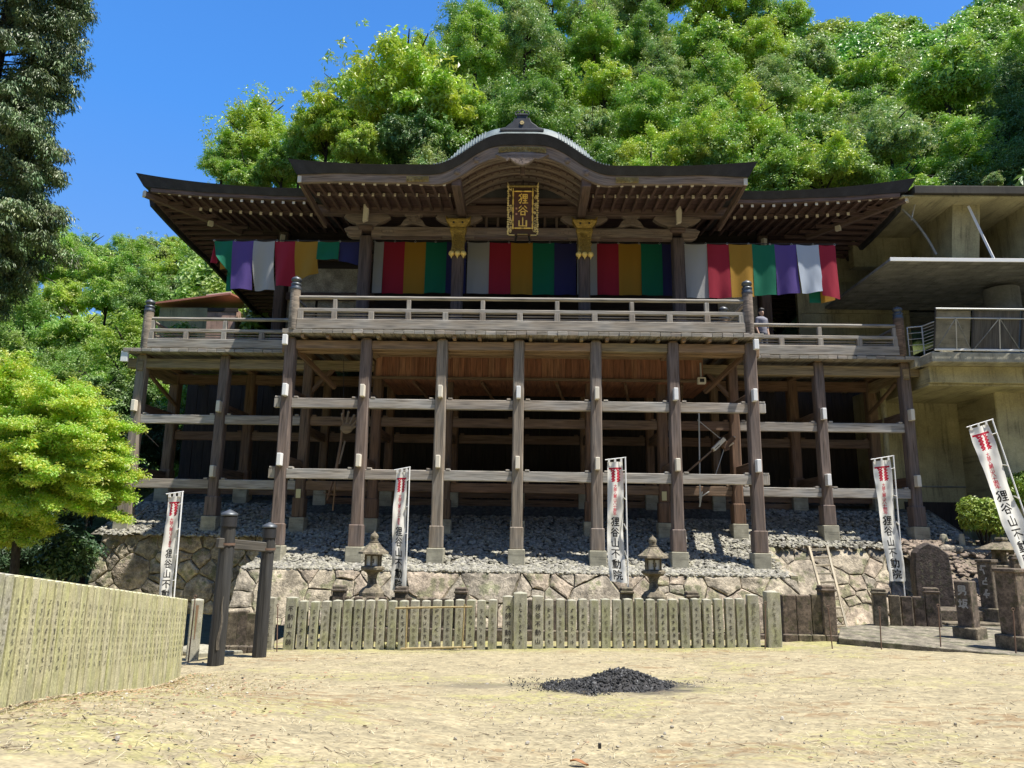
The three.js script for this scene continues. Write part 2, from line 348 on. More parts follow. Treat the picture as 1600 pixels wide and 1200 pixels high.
// ---------- the pebble-covered slope under the stage ----------
function slopeY(x, z) {
  const front = ss(7.5, 7.35, Math.abs(x - 0.02)); // the middle reaches forward, the wings start at their own wall
  const yc = z > 0.25 ? lerp(0, -0.13, (z - 0.25) / 0.75) : Math.max(0, (0.25 - z) * 0.415);
  return (front > 0.5 ? yc : Math.max(0.62, (0.25 - z) * 0.415 + (z > -1.6 ? 0 : 0.0))) ;
}
{
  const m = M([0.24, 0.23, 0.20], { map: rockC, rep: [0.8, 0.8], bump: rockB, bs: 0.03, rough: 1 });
  const mid = sheet(60, 40, (u, v) => { const x = lerp(-7.5, 7.5, u), z = lerp(1.0, -7.5, v); return V(x, slopeY(x * 0.97, z) - 0.03, z); }, 18, 10);
  const w1 = sheet(24, 24, (u, v) => { const x = lerp(-13.2, -7.5, u), z = lerp(-1.5, -7.5, v); return V(x, slopeY(-10, z) - 0.03, z); }, 7, 8);
  const w2 = sheet(24, 24, (u, v) => { const x = lerp(7.5, 14.2, u), z = lerp(-1.5, -7.5, v); return V(x, slopeY(10, z) - 0.03, z); }, 7, 8);
  const slope = struct('stone_slope', [mid, w1, w2], m);
  const geos = [0, 1, 2].map((k) => {
    const g = new THREE.IcosahedronGeometry(1, 1), p = g.attributes.position, r = mulberry(40 + k), seen = new Map();
    for (let i = 0; i < p.count; i++) {
      const key = [p.getX(i), p.getY(i), p.getZ(i)].map((q) => q.toFixed(3)).join();
      if (!seen.has(key)) seen.set(key, 0.72 + 0.5 * r());
      const s = seen.get(key); p.setXYZ(i, p.getX(i) * s, p.getY(i) * s * 0.55, p.getZ(i) * s);
    }
    g.computeVertexNormals(); return g;
  });
  const N = 8000, o = new THREE.Object3D(), c = new THREE.Color();
  geos.forEach((g, k) => {
    const im = new THREE.InstancedMesh(g, M([1, 1, 1], { rough: 0.95, bump: grainB, rep: [0.5, 0.5], bs: 0.01 }), N);
    im.name = 'pebble_cover'; im.userData.kind = 'stuff'; im.castShadow = im.receiveShadow = true;
    for (let i = 0; i < N; i++) {
      let x, z; const t = rnd();
      if (t < 0.72) { x = R(-7.45, 7.5); z = 0.98 - 4.2 * Math.pow(rnd(), 1.3); } else if (t < 0.85) { x = R(-13.1, -7.5); z = -1.4 - 2.6 * rnd(); } else { x = R(7.5, 14); z = -1.3 - 2.8 * rnd(); }
      o.position.set(x, slopeY(Math.abs(x) < 7.5 ? x * 0.97 : x, z) + R(0, 0.035), z);
      o.rotation.set(R(-0.5, 0.5) + 0.3, R(0, 6.3), R(-0.5, 0.5)); const s = R(0.034, 0.068); o.scale.set(s * R(0.9, 1.35), s, s);
      o.updateMatrix(); im.setMatrixAt(i, o.matrix);
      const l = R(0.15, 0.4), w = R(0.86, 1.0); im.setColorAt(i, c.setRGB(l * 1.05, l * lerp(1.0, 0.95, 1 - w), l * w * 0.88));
    }
    slope.add(im);
  });
}

// ---------- stone retaining walls: a power diagram of fitted stones, each its own part ----------
function clipPoly(poly, nx, ny, k) { // keep n.p <= k
  const out = [];
  for (let i = 0; i < poly.length; i++) {
    const a = poly[i], b = poly[(i + 1) % poly.length], da = nx * a[0] + ny * a[1] - k, db = nx * b[0] + ny * b[1] - k;
    if (da <= 0) out.push(a);
    if ((da < 0 && db > 0) || (da > 0 && db < 0)) { const t = da / (da - db); out.push([a[0] + (b[0] - a[0]) * t, a[1] + (b[1] - a[1]) * t]); }
  }
  return out;
}
function stoneWall(root, outline, place, sizes, seed) { // outline: convex polygon [[u, v]]; place(u, v, d) -> Vector3
  const r = mulberry(seed), us = outline.map((p) => p[0]), vs = outline.map((p) => p[1]);
  const [u0, u1, v0, v1] = [Math.min(...us), Math.max(...us), Math.min(...vs), Math.max(...vs)], pts = [];
  for (const [size, tries] of sizes) for (let i = 0; i < tries; i++) {
    const s = size * (0.8 + 0.4 * r()), p = [lerp(u0, u1, r()), lerp(v0, v1, r()), s];
    if (pts.every((q) => Math.hypot((q[0] - p[0]) * 0.8, (q[1] - p[1]) * 1.1) > (q[2] + s) * 0.5)) pts.push(p);
  }
  for (const p of pts) {
    let poly = outline.map((q) => q.slice());
    for (const q of pts) {
      if (q === p) continue;
      const dx = q[0] - p[0], dy = q[1] - p[1], L = Math.hypot(dx, dy); if (L > 3.2) continue;
      const w = (p[2] * p[2] - q[2] * q[2]) * 0.22, k = (q[0] ** 2 + q[1] ** 2 - p[0] ** 2 - p[1] ** 2 + w) / 2;
      poly = clipPoly(poly, dx / L, dy / L, k / L - 0.003 - 0.008 * r());
      if (poly.length < 3) break;
    }
    if (poly.length < 3) continue;
    { const o = []; for (let i = 0; i < poly.length; i++) { const a = poly[i], b = poly[(i + 1) % poly.length], L = Math.hypot(a[0] - b[0], a[1] - b[1]); o.push(a); const n = Math.floor(L / 0.16); for (let k = 1; k <= n; k++) { const t = k / (n + 1), j = (r() - 0.7) * 0.035; o.push([lerp(a[0], b[0], t) - (b[1] - a[1]) / L * j * -1, lerp(a[1], b[1], t) + (b[0] - a[0]) / L * j * -1]); } } poly = o; }
    for (let it = 0; it < 1; it++) { // round the corners
      const o = [];
      for (let i = 0; i < poly.length; i++) { const a = poly[i], b = poly[(i + 1) % poly.length], t = it ? 0.25 : 0.08; o.push([lerp(a[0], b[0], t), lerp(a[1], b[1], t)], [lerp(a[0], b[0], 1 - t), lerp(a[1], b[1], 1 - t)]); }
      poly = o;
    }
    const cx = poly.reduce((s, q) => s + q[0], 0) / poly.length, cy = poly.reduce((s, q) => s + q[1], 0) / poly.length;
    const rad = Math.max(...poly.map((q) => Math.hypot(q[0] - cx, q[1] - cy))); if (rad < 0.05) continue;
    const bulge = Math.min(0.06, rad * 0.16) * (0.5 + 0.9 * r()), tx = (r() - 0.5) * 0.16, ty = (r() - 0.5) * 0.16, sd = Math.floor(r() * 999);
    const ring = (s, d) => poly.map(([a, b]) => {
      const uu = cx + (a - cx) * s, vv = cy + (b - cy) * s;
      return place(uu, vv, d + (s < 0.99 ? tx * (uu - cx) + ty * (vv - cy) + 0.09 * (fbmW(uu * 4 + sd, vv * 4, 3, 5) - 0.5) : 0));
    });
    const rings = [ring(1, -0.18), ring(1, -0.012), ring(0.95, bulge * 0.55), ring(0.7, bulge * 0.95), ring(0.36, bulge)], mid = place(cx, cy, bulge * 1.02);
    const P = [];
    for (let k = 0; k < 4; k++) for (let i = 0; i < poly.length; i++) { const j = (i + 1) % poly.length, [a, b, c, d] = [rings[k][i], rings[k][j], rings[k + 1][j], rings[k + 1][i]]; P.push(...a, ...b, ...c, ...a, ...c, ...d); }
    for (let i = 0; i < poly.length; i++) P.push(...rings[4][i], ...rings[4][(i + 1) % poly.length], ...mid);
    const g = new THREE.BufferGeometry(); g.setAttribute('position', new THREE.Float32BufferAttribute(P, 3));
    const m = metricUV(g), off = r() * 9, uv = m.attributes.uv; for (let i = 0; i < uv.count; i++) uv.setXY(i, uv.getX(i) + off, uv.getY(i) + off);
    part('stone', m, mat.rock[Math.floor(r() * 5)], root);
  }
}
{
  const w = thing('retaining_wall', 'low wall of fitted tan boulders below the pebble slope, behind the lanterns', 'stone wall', [0, -1.5, 1]);
  part('mortar_bed', sweep(1, (t) => { const u = lerp(-7.52, 7.5, t); return [V(u, 0, 0.64), V(u, 1.33, -0.03), V(u, 1.33, -0.6), V(u, 0, -0.6)]; }), mat.mortar, w);
  stoneWall(w, [[-7.55, 0], [7.55, 0], [7.52, 1.38], [-7.5, 1.38]], (u, v, d) => V(u, v, d * 0.8 - v * 0.5 + 0.66), [[1.25, 40], [0.8, 120], [0.42, 300], [0.24, 500]], 5);
  const l = thing('retaining_wall', 'tall battered stone wall at the left end, half in shade beside the maple', 'stone wall', [0, -1.6, -1.36]);
  const pl = (u, v, d) => V(u, v, d * 0.9 - v * 0.1), pr = (u, v, d) => V(u, v - 0.2, d * 0.9 + 1.3 - v * 0.66 + d * 0);
  part('mortar_bed', sweep(1, (t) => { const u = lerp(-13.0, -7.45, t), e = t ? 0 : 0.16; return [pl(u - e, 0, -0.022), pl(u + e * 2.2, 2.26, -0.022), pl(u + e * 2, 2.26, -0.6), pl(u, 0, -0.6)]; }), mat.mortar, l);
  stoneWall(l, [[-13.15, 0], [-7.45, 0], [-7.45, 2.3], [-12.85, 2.3]], pl, [[0.95, 30], [0.62, 160], [0.38, 500], [0.22, 800]], 8);
  const q = thing('retaining_wall', 'tall sunlit wall of large fitted boulders behind the wooden ladder', 'stone wall', [0, -1.6, -1.2]);
  part('mortar_bed', sweep(1, (t) => { const u = lerp(7.5, 14.1, t); return [pr(u, 0, -0.022), pr(u, 2.46, -0.022), pr(u, 2.46, -0.6), pr(u, 0, -0.6)]; }), mat.mortar, q);
  stoneWall(q, [[7.52, 0], [14.15, 0], [14.15, 2.52], [7.52, 2.52]], pr, [[1.5, 60], [0.95, 120], [0.45, 300], [0.22, 900]], 13);
  // the pale coping that runs down the right end of the middle slope
  const c = thing('coping_stone', 'pale sloping kerb at the right end of the pebble slope', 'stone kerb');
  part('kerb', sweep(10, (t) => { const z = lerp(1.02, -1.7, t), y = slopeY(0, z) + 0.05, x = 7.46; return [V(x - 0.09, y, z), V(x + 0.09, y, z), V(x + 0.1, y - 1.2, z), V(x - 0.1, y - 1.2, z)]; }), mat.rock[4], c);
}

// ---------- hill ----------
function hillY(x, z) {
  const d = Math.max(0, -8.2 - z), s = lerp(0.30, 1.25, ss(-34, -4, x)) * lerp(1, 1.04, ss(10, 26, x));
  let y = 3.0 + (d < 30 ? d : 30 + (d - 30) * 0.2) * s;
  y = lerp(y, -1.6 + d * 0.5, ss(-12.6, -15.5, x) * ss(-30, -12, z));
  y = lerp(y, Math.max(y, 9.5 + 0.4 * d), ss(15, 24, x) * ss(-5, -9, z));
  y += 16 * ss(37, 54, x) * ss(2, -8, z);
  return y + 1.2 * (fbmW(x * 0.12, z * 0.12, 3, 95) - 0.5);
}
{
  const m = M([0.15, 0.21, 0.07], { map: rockC, rep: [3, 3], bump: rockB, bs: 0.1, rough: 1 });
  const g = sheet(120, 90, (u, v) => { const x = lerp(-90, 90, u), z = lerp(-7.6, -110, Math.pow(v, 1.4)); return V(x, hillY(x, z), z); }, 60, 40);
  struct('hillside', g, m);
  // unseen slopes added at the sides and behind the camera to cut fill light
  const w = sheet(72, 24, (u, v) => { const a = lerp(-0.12, Math.PI + 0.12, u), rad = lerp(13, 60, v), x = Math.cos(a) * rad * 1.15, z = 19 + Math.sin(a) * rad * 0.8; return V(x, -1.6 + 30 * ss(0.0, 0.75, v) + 3.5 * (fbmW(x * 0.25, z * 0.25, 3, 97) - 0.5) * ss(0, 0.2, v), z); }, 60, 20);
  struct('fill_blocking_slope', w, M([0.045, 0.07, 0.025], { map: rockC, rep: [4, 4], bump: rockB, bs: 0.3, rough: 1 }));
  const b = sheet(40, 50, (u, v) => { const x = lerp(-60, -13.3, u), z = lerp(9, -9, v); return V(x, groundY(-9, z) - 0.12 + 1.0 * ss(-13.3, -22, x) + ss(-5, -9, z) * (hillY(x, -9) + 1.2) * ss(-13.2, -14.5, x), z); }, 20, 10);
  struct('forest_floor', b, m);
}
// ---------- the wooden stage on tall pillars ----------
const ROWX = [-3, -2, -1, 0, 1, 2, 3].map((i) => i * 2.3), WING = [-12.43, -9.67, 9.67, 12.43], Z2 = -1.95, Z3 = -4.3;
const stage = thing('wooden_stage', 'weathered timber viewing stage on tall square pillars below the temple hall', 'timber stage');
{
  const H = 0.16;
  function pillar(x, z, y0, y1, m, h = H) {
    const p = part('pillar', cbox(h * 2, y1 - y0 - 0.36, h * 2, 0.035).translate(x, (y0 + 0.36 + y1) / 2, z), m, stage);
    part('plinth', cbox(h * 2 + 0.16, 0.6, h * 2 + 0.16, 0.015).translate(x, y0 + 0.16, z), mat.plinth, p);
    part('collar', cbox(h * 2 + 0.07, 0.62, h * 2 + 0.07, 0.02).translate(x, y0 + 0.46 + 0.31, z), m, p);
    return p;
  }
  const tenon = (p, x, y, z) => part('tenon_end', cbox(0.125, 0.36, 0.3, 0.012).translate(x, y, z + 0.21), rnd() < 0.6 ? mat.white : mat.endWhite, p);
  for (const x of ROWX) {
    const p = pillar(x, 0, 0.02, 6.6, pick(mat.pillar));
    for (const y of [4.98, 2.92]) tenon(p, x, y, 0);
    for (const y of [4.98, 2.92]) part('tie_beam', cbox(0.12, 0.3, 1.55, 0.012).translate(x, y, -0.98), pick(mat.inner), stage);
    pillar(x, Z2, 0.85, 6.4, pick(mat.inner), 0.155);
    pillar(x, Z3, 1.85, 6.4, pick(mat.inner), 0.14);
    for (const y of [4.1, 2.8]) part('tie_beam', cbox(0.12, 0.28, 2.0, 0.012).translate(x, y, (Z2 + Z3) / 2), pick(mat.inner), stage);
  }
  for (const x of WING) {
    const p = pillar(x, Z2, 0.85, 6.5, pick(mat.pillar));
    for (const y of [4.78, 2.7]) { tenon(p, x, y, Z2); part('tie_beam', cbox(0.12, 0.3, 2.0, 0.012).translate(x, y, (Z2 + Z3) / 2), pick(mat.inner), stage); }
    pillar(x, Z3, 1.85, 6.4, pick(mat.inner), 0.17);
  }
  // rails from pillar to pillar, with the wedges that lock them
  function rail(x0, x1, y, z, m, h = 0.29, d = 0.16) {
    const r = part('rail', bx(x0, x1, y - h / 2, y + h / 2, z - d / 2, z + d / 2, 0.012), m, stage);
    for (const s of [x0 + 0.12, x1 - 0.12]) part('wedge', cbox(0.13, 0.05, d + 0.01, 0.008).translate(s, y + h / 2 + 0.03, z), m, r);
  }
  for (const y of [4.625, 2.535]) {
    for (let i = 0; i < 6; i++) rail(ROWX[i] + H, ROWX[i + 1] - H, y, 0.02, pick(mat.rail));
    rail(-7.26, ROWX[0] - H, y, 0.02, mat.rail[0]); rail(ROWX[6] + H, 7.26, y, 0.02, mat.rail[0]);
  }
  const row2 = [WING[0], WING[1], ...ROWX, WING[2], WING[3]];
  for (const y of [4.38, 2.31]) for (let i = 0; i < row2.length - 1; i++) {
    const out = i < 2 || i > row2.length - 4;
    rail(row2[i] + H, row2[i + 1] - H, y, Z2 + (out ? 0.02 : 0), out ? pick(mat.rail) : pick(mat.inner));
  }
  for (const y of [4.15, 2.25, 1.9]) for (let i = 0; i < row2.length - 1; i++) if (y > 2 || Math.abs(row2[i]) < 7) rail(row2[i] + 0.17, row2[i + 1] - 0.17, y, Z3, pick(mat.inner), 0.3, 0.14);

  // beams, joists and floor
  part('beam', bx(-7.25, 7.25, 6.24, 6.58, -0.42, -0.16, 0.015), mat.deck[0], stage);
  for (let i = 0; i < 6; i++) part('beam', bx(ROWX[i] + H, ROWX[i + 1] - H, 6.28, 6.55, -0.13, 0.1, 0.015), pick(mat.deck), stage);
  part('beam', bx(-12.9, 12.9, 6.06, 6.38, Z2 - 0.12, Z2 + 0.12, 0.015), mat.deck[1], stage);
  part('beam', bx(-12.9, 12.9, 6.02, 6.36, Z3 - 0.12, Z3 + 0.12, 0.015), mat.inner[0], stage);
  for (const x of [...ROWX, ...WING]) {
    const z0 = Math.abs(x) > 7 ? -1.72 : 0.24;
    part('joist', bx(x - 0.11, x + 0.11, 6.38, 6.62, z0 - 5.2, z0 - 0.1, 0.012), pick(mat.deck), stage);
  }
  for (let x = -6.5; x < 6.8; x += 0.76) part('joist', bx(x - 0.05, x + 0.05, 6.57, 6.69, -4.6, 0.3, 0.008), pick(mat.deck), stage);
  for (const s of [-1, 1]) for (let x = 7.9; x < 12.6; x += 0.76) part('joist', bx(s * x - 0.05, s * x + 0.05, 6.57, 6.65, -4.6, -1.6, 0.008), pick(mat.deck), stage);
  for (let x = -7.1; x < 7.05; x += 0.305) part('floor_board', bx(x + 0.004, x + 0.301, 6.69 + R(0, 0.006), 6.815 + R(-0.006, 0.006), -4.9, 0.39 + R(-0.02, 0.012), 0.008), rnd() < 0.7 ? mat.deckTop : pick(mat.rail), stage);
  for (const s of [-1, 1]) for (let x = 7.12; x < 12.75; x += 0.305) part('floor_board', bx(s * (x + 0.004), s * (x + 0.301), 6.53 + R(0, 0.006), 6.65 + R(-0.006, 0.006), -4.9, -1.5 + R(-0.02, 0.012), 0.008), rnd() < 0.7 ? mat.deckTop : pick(mat.rail), stage);

  // the boarded box of reddish planks that hangs under the floor
  for (let x = -4.6; x < 5.7; x += 0.19) part('cladding_board', bx(x + 0.003, x + 0.187, 5.78, 6.56, -1.46 - R(0, 0.012), -1.42, 0.004), pick(mat.red), stage);
  part('cladding_trim', bx(-4.7, 5.85, 5.7, 5.78, -1.5, -1.36, 0.01), mat.inner[2], stage);
  part('cladding_trim', bx(-4.7, 5.85, 6.42, 6.52, -1.42, -1.36, 0.01), mat.deck[0], stage);
  for (let x = -4.4; x < 5.7; x += 0.66) part('soffit_board', bx(x, x + 0.655, 5.7, 5.73, -4.2, -1.5, 0.004), mat.red[1], stage);
  for (const x of [-3.4, -1.2, 1.2, 3.4, 5.2]) part('brace', bar(V(x, 5.66, -1.6), V(x + 0.5, 5.2, -4.1), 0.09), mat.inner[0], stage);
  for (const s of [-1, 1]) { // brackets at the outer bays
    part('brace', bar(V(s * 6.8, 6.3, -0.2), V(s * 5.9, 5.4, -1.5), 0.13), mat.inner[0], stage);
    part('brace', bar(V(s * 6.9, 5.2, -1.9), V(s * 6.0, 6.2, -1.9), 0.13), mat.inner[0], stage);
    part('end_beam', bx(s * 12.43 - 0.1, s * 12.43 + 0.1, 5.95, 6.3, -4.5, -1.75, 0.012), mat.deck[1], stage);
    part('brace', bar(V(s * 12.3, 5.9, -2.2), V(s * 12.3, 5.2, -4.2), 0.1), mat.inner[2], stage);
  }
  // near-black boarding that paints the shade in the space behind the pillars
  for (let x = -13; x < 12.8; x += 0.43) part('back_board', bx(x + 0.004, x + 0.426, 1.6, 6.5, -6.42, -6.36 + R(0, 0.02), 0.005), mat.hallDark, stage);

  // balustrades
  function balustrade(x0, x1, z, y, gap, tall) {
    const mb = mat.balustrade, b = part('balustrade', bx(x0, x1, y + 0.02, y + 0.33, z - 0.1, z + 0.1, 0.015), mb[0], stage);
    part('middle_rail', bx(x0 - 0.05, x1 + 0.05, y + 0.56, y + 0.67, z - 0.08, z + 0.08, 0.012), mb[0], b);
    part('top_rail', rod(V(x0, y + 1.02, z), V(x1, y + 1.02, z), 0.06, 0.06, 12), mb[0], b);
    for (const k of [0.39, 0.48]) part('slat', bx(x0, x1, y + k - 0.018, y + k + 0.018, z - 0.03, z + 0.01, 0.005), mb[1], b);
    const n = Math.round((x1 - x0) / gap);
    for (let i = 0; i <= n; i++) {
      const x = clamp(lerp(x0, x1, i / n), x0 + 0.1, x1 - 0.1);
      part('short_post', cbox(0.17, 0.25, 0.15, 0.012).translate(x, y + 0.445, z + 0.012), mb[i % 2], b);
      if (i % 2 === tall) part('upper_post', cbox(0.13, 0.3, 0.12, 0.012).translate(x, y + 0.81, z), mb[0], b);
    }
    return b;
  }
  const bm = balustrade(-6.7, 6.72, 0.25, 6.82, 1.12, 1);
  const bl = balustrade(-12.2, -7.2, -1.65, 6.66, 1.3, 0), br = balustrade(7.2, 12.2, -1.65, 6.66, 1.3, 0);
  for (const s of [-1, 1]) { // returns along the sides
    const g = [bx(s * 6.82 - 0.08, s * 6.82 + 0.08, 6.84, 7.12, -1.6, 0.1), bx(s * 6.82 - 0.05, s * 6.82 + 0.05, 7.38, 7.48, -1.6, 0.1), rod(V(s * 6.82, 7.84, 0.1), V(s * 6.82, 7.84, -1.6), 0.055)];
    part('side_rail', g, mat.balustrade[1], bm);
    const h = [bx(s * 12.28 - 0.08, s * 12.28 + 0.08, 6.68, 6.96, -4.6, -1.75), bx(s * 12.28 - 0.05, s * 12.28 + 0.05, 7.22, 7.32, -4.6, -1.75), rod(V(s * 12.28, 7.68, -1.75), V(s * 12.28, 7.68, -4.6), 0.055)];
    part('side_rail', h, mat.balustrade[1], s < 0 ? bl : br);
  }
  function newel(x, z, y, parent, m) { // round post with a banded onion cap
    const p = part('newel_post', lathe([[0.001, y], [0.15, y], [0.15, y + 1.28], [0.001, y + 1.28]], 18).translate(x, 0, z), m, parent);
    const k = y + 1.28;
    part('metal_cap', lathe([[0.16, k - 0.02], [0.165, k + 0.05], [0.14, k + 0.06], [0.14, k + 0.12], [0.155, k + 0.13], [0.155, k + 0.17], [0.11, k + 0.19], [0.105, k + 0.22], [0.15, k + 0.26], [0.155, k + 0.31], [0.12, k + 0.36], [0.05, k + 0.39], [0.001, k + 0.43]], 18).translate(x, 0, z), mat.capMetal, p);
  }
  newel(-6.82, 0.25, 6.82, bm, mat.pillar[2]); newel(6.84, 0.25, 6.82, bm, mat.pillar[0]);
  newel(-12.28, -1.65, 6.66, bl, mat.pillar[2]); newel(12.28, -1.65, 6.66, br, mat.inner[2]);
  newel(6.65, -1.7, 6.62, bm, mat.inner[1]);
  part('floor_end', bx(-12.98, -12.75, 6.2, 6.55, -1.62, -1.52, 0.01), mat.white, stage, 'white-painted beam end at the left corner');
  part('brace_block', cbox(0.14, 0.3, 0.14, 0.01).translate(6.98, 6.48, 0.38), mat.white, stage);
  part('brace_block', cbox(0.14, 0.3, 0.14, 0.01).translate(-6.98, 6.48, 0.38), mat.white, stage);
}
// ---------- glyphs: brush strokes on a 100 x 100 square ----------
const GLYPH = {
  狸: [[38, 5, 12, 25], [18, 14, 34, 40, 36, 70, 26, 95, 16, 88], [34, 45, 8, 72], [52, 10, 52, 50], [52, 10, 90, 10, 90, 50], [52, 30, 90, 30], [52, 50, 90, 50], [71, 10, 71, 92], [54, 70, 88, 70], [46, 92, 97, 92]],
  谷: [[35, 8, 14, 30], [65, 8, 88, 30], [50, 25, 34, 44, 8, 62], [50, 25, 68, 46, 94, 62], [32, 62, 32, 96], [32, 62, 70, 62, 70, 96], [32, 92, 70, 92]],
  山: [[50, 8, 50, 86], [15, 38, 15, 88, 85, 88], [85, 36, 85, 92]],
  不: [[8, 14, 92, 14], [56, 14, 40, 42, 8, 64], [50, 36, 50, 96], [58, 42, 92, 66]],
  動: [[46, 5, 12, 12], [4, 22, 56, 22], [12, 34, 12, 62], [12, 34, 48, 34, 48, 62], [12, 48, 48, 48], [12, 62, 48, 62], [30, 10, 30, 90], [8, 76, 54, 76], [3, 93, 56, 90], [58, 28, 95, 28, 91, 80, 84, 94, 76, 88], [75, 8, 72, 50, 52, 95]],
  院: [[10, 8, 10, 96], [10, 10, 34, 10, 22, 36, 34, 52, 28, 66, 14, 62], [67, 3, 69, 14], [44, 20, 44, 34], [44, 20, 95, 20, 90, 32], [54, 40, 85, 40], [44, 58, 96, 58], [62, 58, 57, 80, 40, 96], [77, 58, 77, 90, 97, 92, 97, 80]],
  開: [[12, 8, 12, 95], [12, 8, 42, 8, 42, 38, 12, 38], [12, 22, 42, 22], [88, 8, 88, 95], [88, 8, 58, 8, 58, 38, 88, 38], [58, 22, 88, 22], [28, 52, 72, 52], [22, 68, 78, 68], [40, 52, 30, 92], [60, 52, 60, 92]],
  入: [[40, 8, 52, 30, 92, 94], [52, 32, 10, 94]], 八: [[40, 20, 8, 92], [55, 15, 92, 92]], 十: [[8, 46, 92, 46], [50, 6, 50, 96]],
  周: [[15, 10, 15, 60, 6, 95], [15, 10, 86, 10, 86, 94], [50, 18, 50, 46], [30, 30, 70, 30], [28, 46, 74, 46], [34, 60, 34, 86], [34, 60, 66, 60, 66, 86, 34, 86]],
  年: [[30, 4, 10, 35], [24, 22, 84, 22], [24, 46, 80, 46], [26, 46, 26, 70], [5, 70, 95, 70], [54, 22, 54, 98]],
  大: [[8, 36, 92, 36], [50, 5, 48, 50, 10, 96], [52, 45, 92, 96]], 師: [[30, 4, 18, 14], [12, 16, 12, 92], [12, 16, 40, 16, 40, 44, 12, 44], [12, 60, 40, 60, 40, 92, 12, 92], [50, 14, 96, 14], [54, 34, 54, 78], [54, 34, 92, 34, 92, 76], [73, 14, 73, 98]],
  男: [[20, 8, 20, 46], [20, 8, 80, 8, 80, 46], [20, 27, 80, 27], [20, 46, 80, 46], [50, 8, 50, 46], [14, 58, 86, 58, 82, 92, 68, 90], [48, 46, 44, 72, 12, 96]], 坂: [[4, 34, 40, 34], [22, 10, 22, 78], [2, 82, 42, 74], [48, 14, 94, 14], [54, 14, 54, 50, 40, 94], [56, 38, 86, 38, 72, 68, 46, 94], [60, 54, 92, 94]],
};
function strokes(ctx, ch, x, y, s, w) {
  ctx.lineCap = 'round'; ctx.lineJoin = 'round'; ctx.lineWidth = w;
  for (const q of GLYPH[ch]) { ctx.beginPath(); ctx.moveTo(x + q[0] * s / 100, y + q[1] * s / 100); for (let i = 2; i < q.length; i += 2) ctx.lineTo(x + q[i] * s / 100, y + q[i + 1] * s / 100); ctx.stroke(); }
}
function glyphGeo(ch, s, w, d) { // raised strokes, centred, y up
  const out = [];
  for (const q of GLYPH[ch]) for (let i = 0; i + 3 < q.length; i += 2) {
    const a = V((q[i] - 50) * s / 100, (50 - q[i + 1]) * s / 100, 0), b = V((q[i + 2] - 50) * s / 100, (50 - q[i + 3]) * s / 100, 0), e = b.clone().sub(a).setLength(w * 0.3);
    out.push(bar(a.sub(e), b.add(e), w * R(0.8, 1.15), d * R(0.95, 1.05), w * 0.3));
  }
  return out;
}

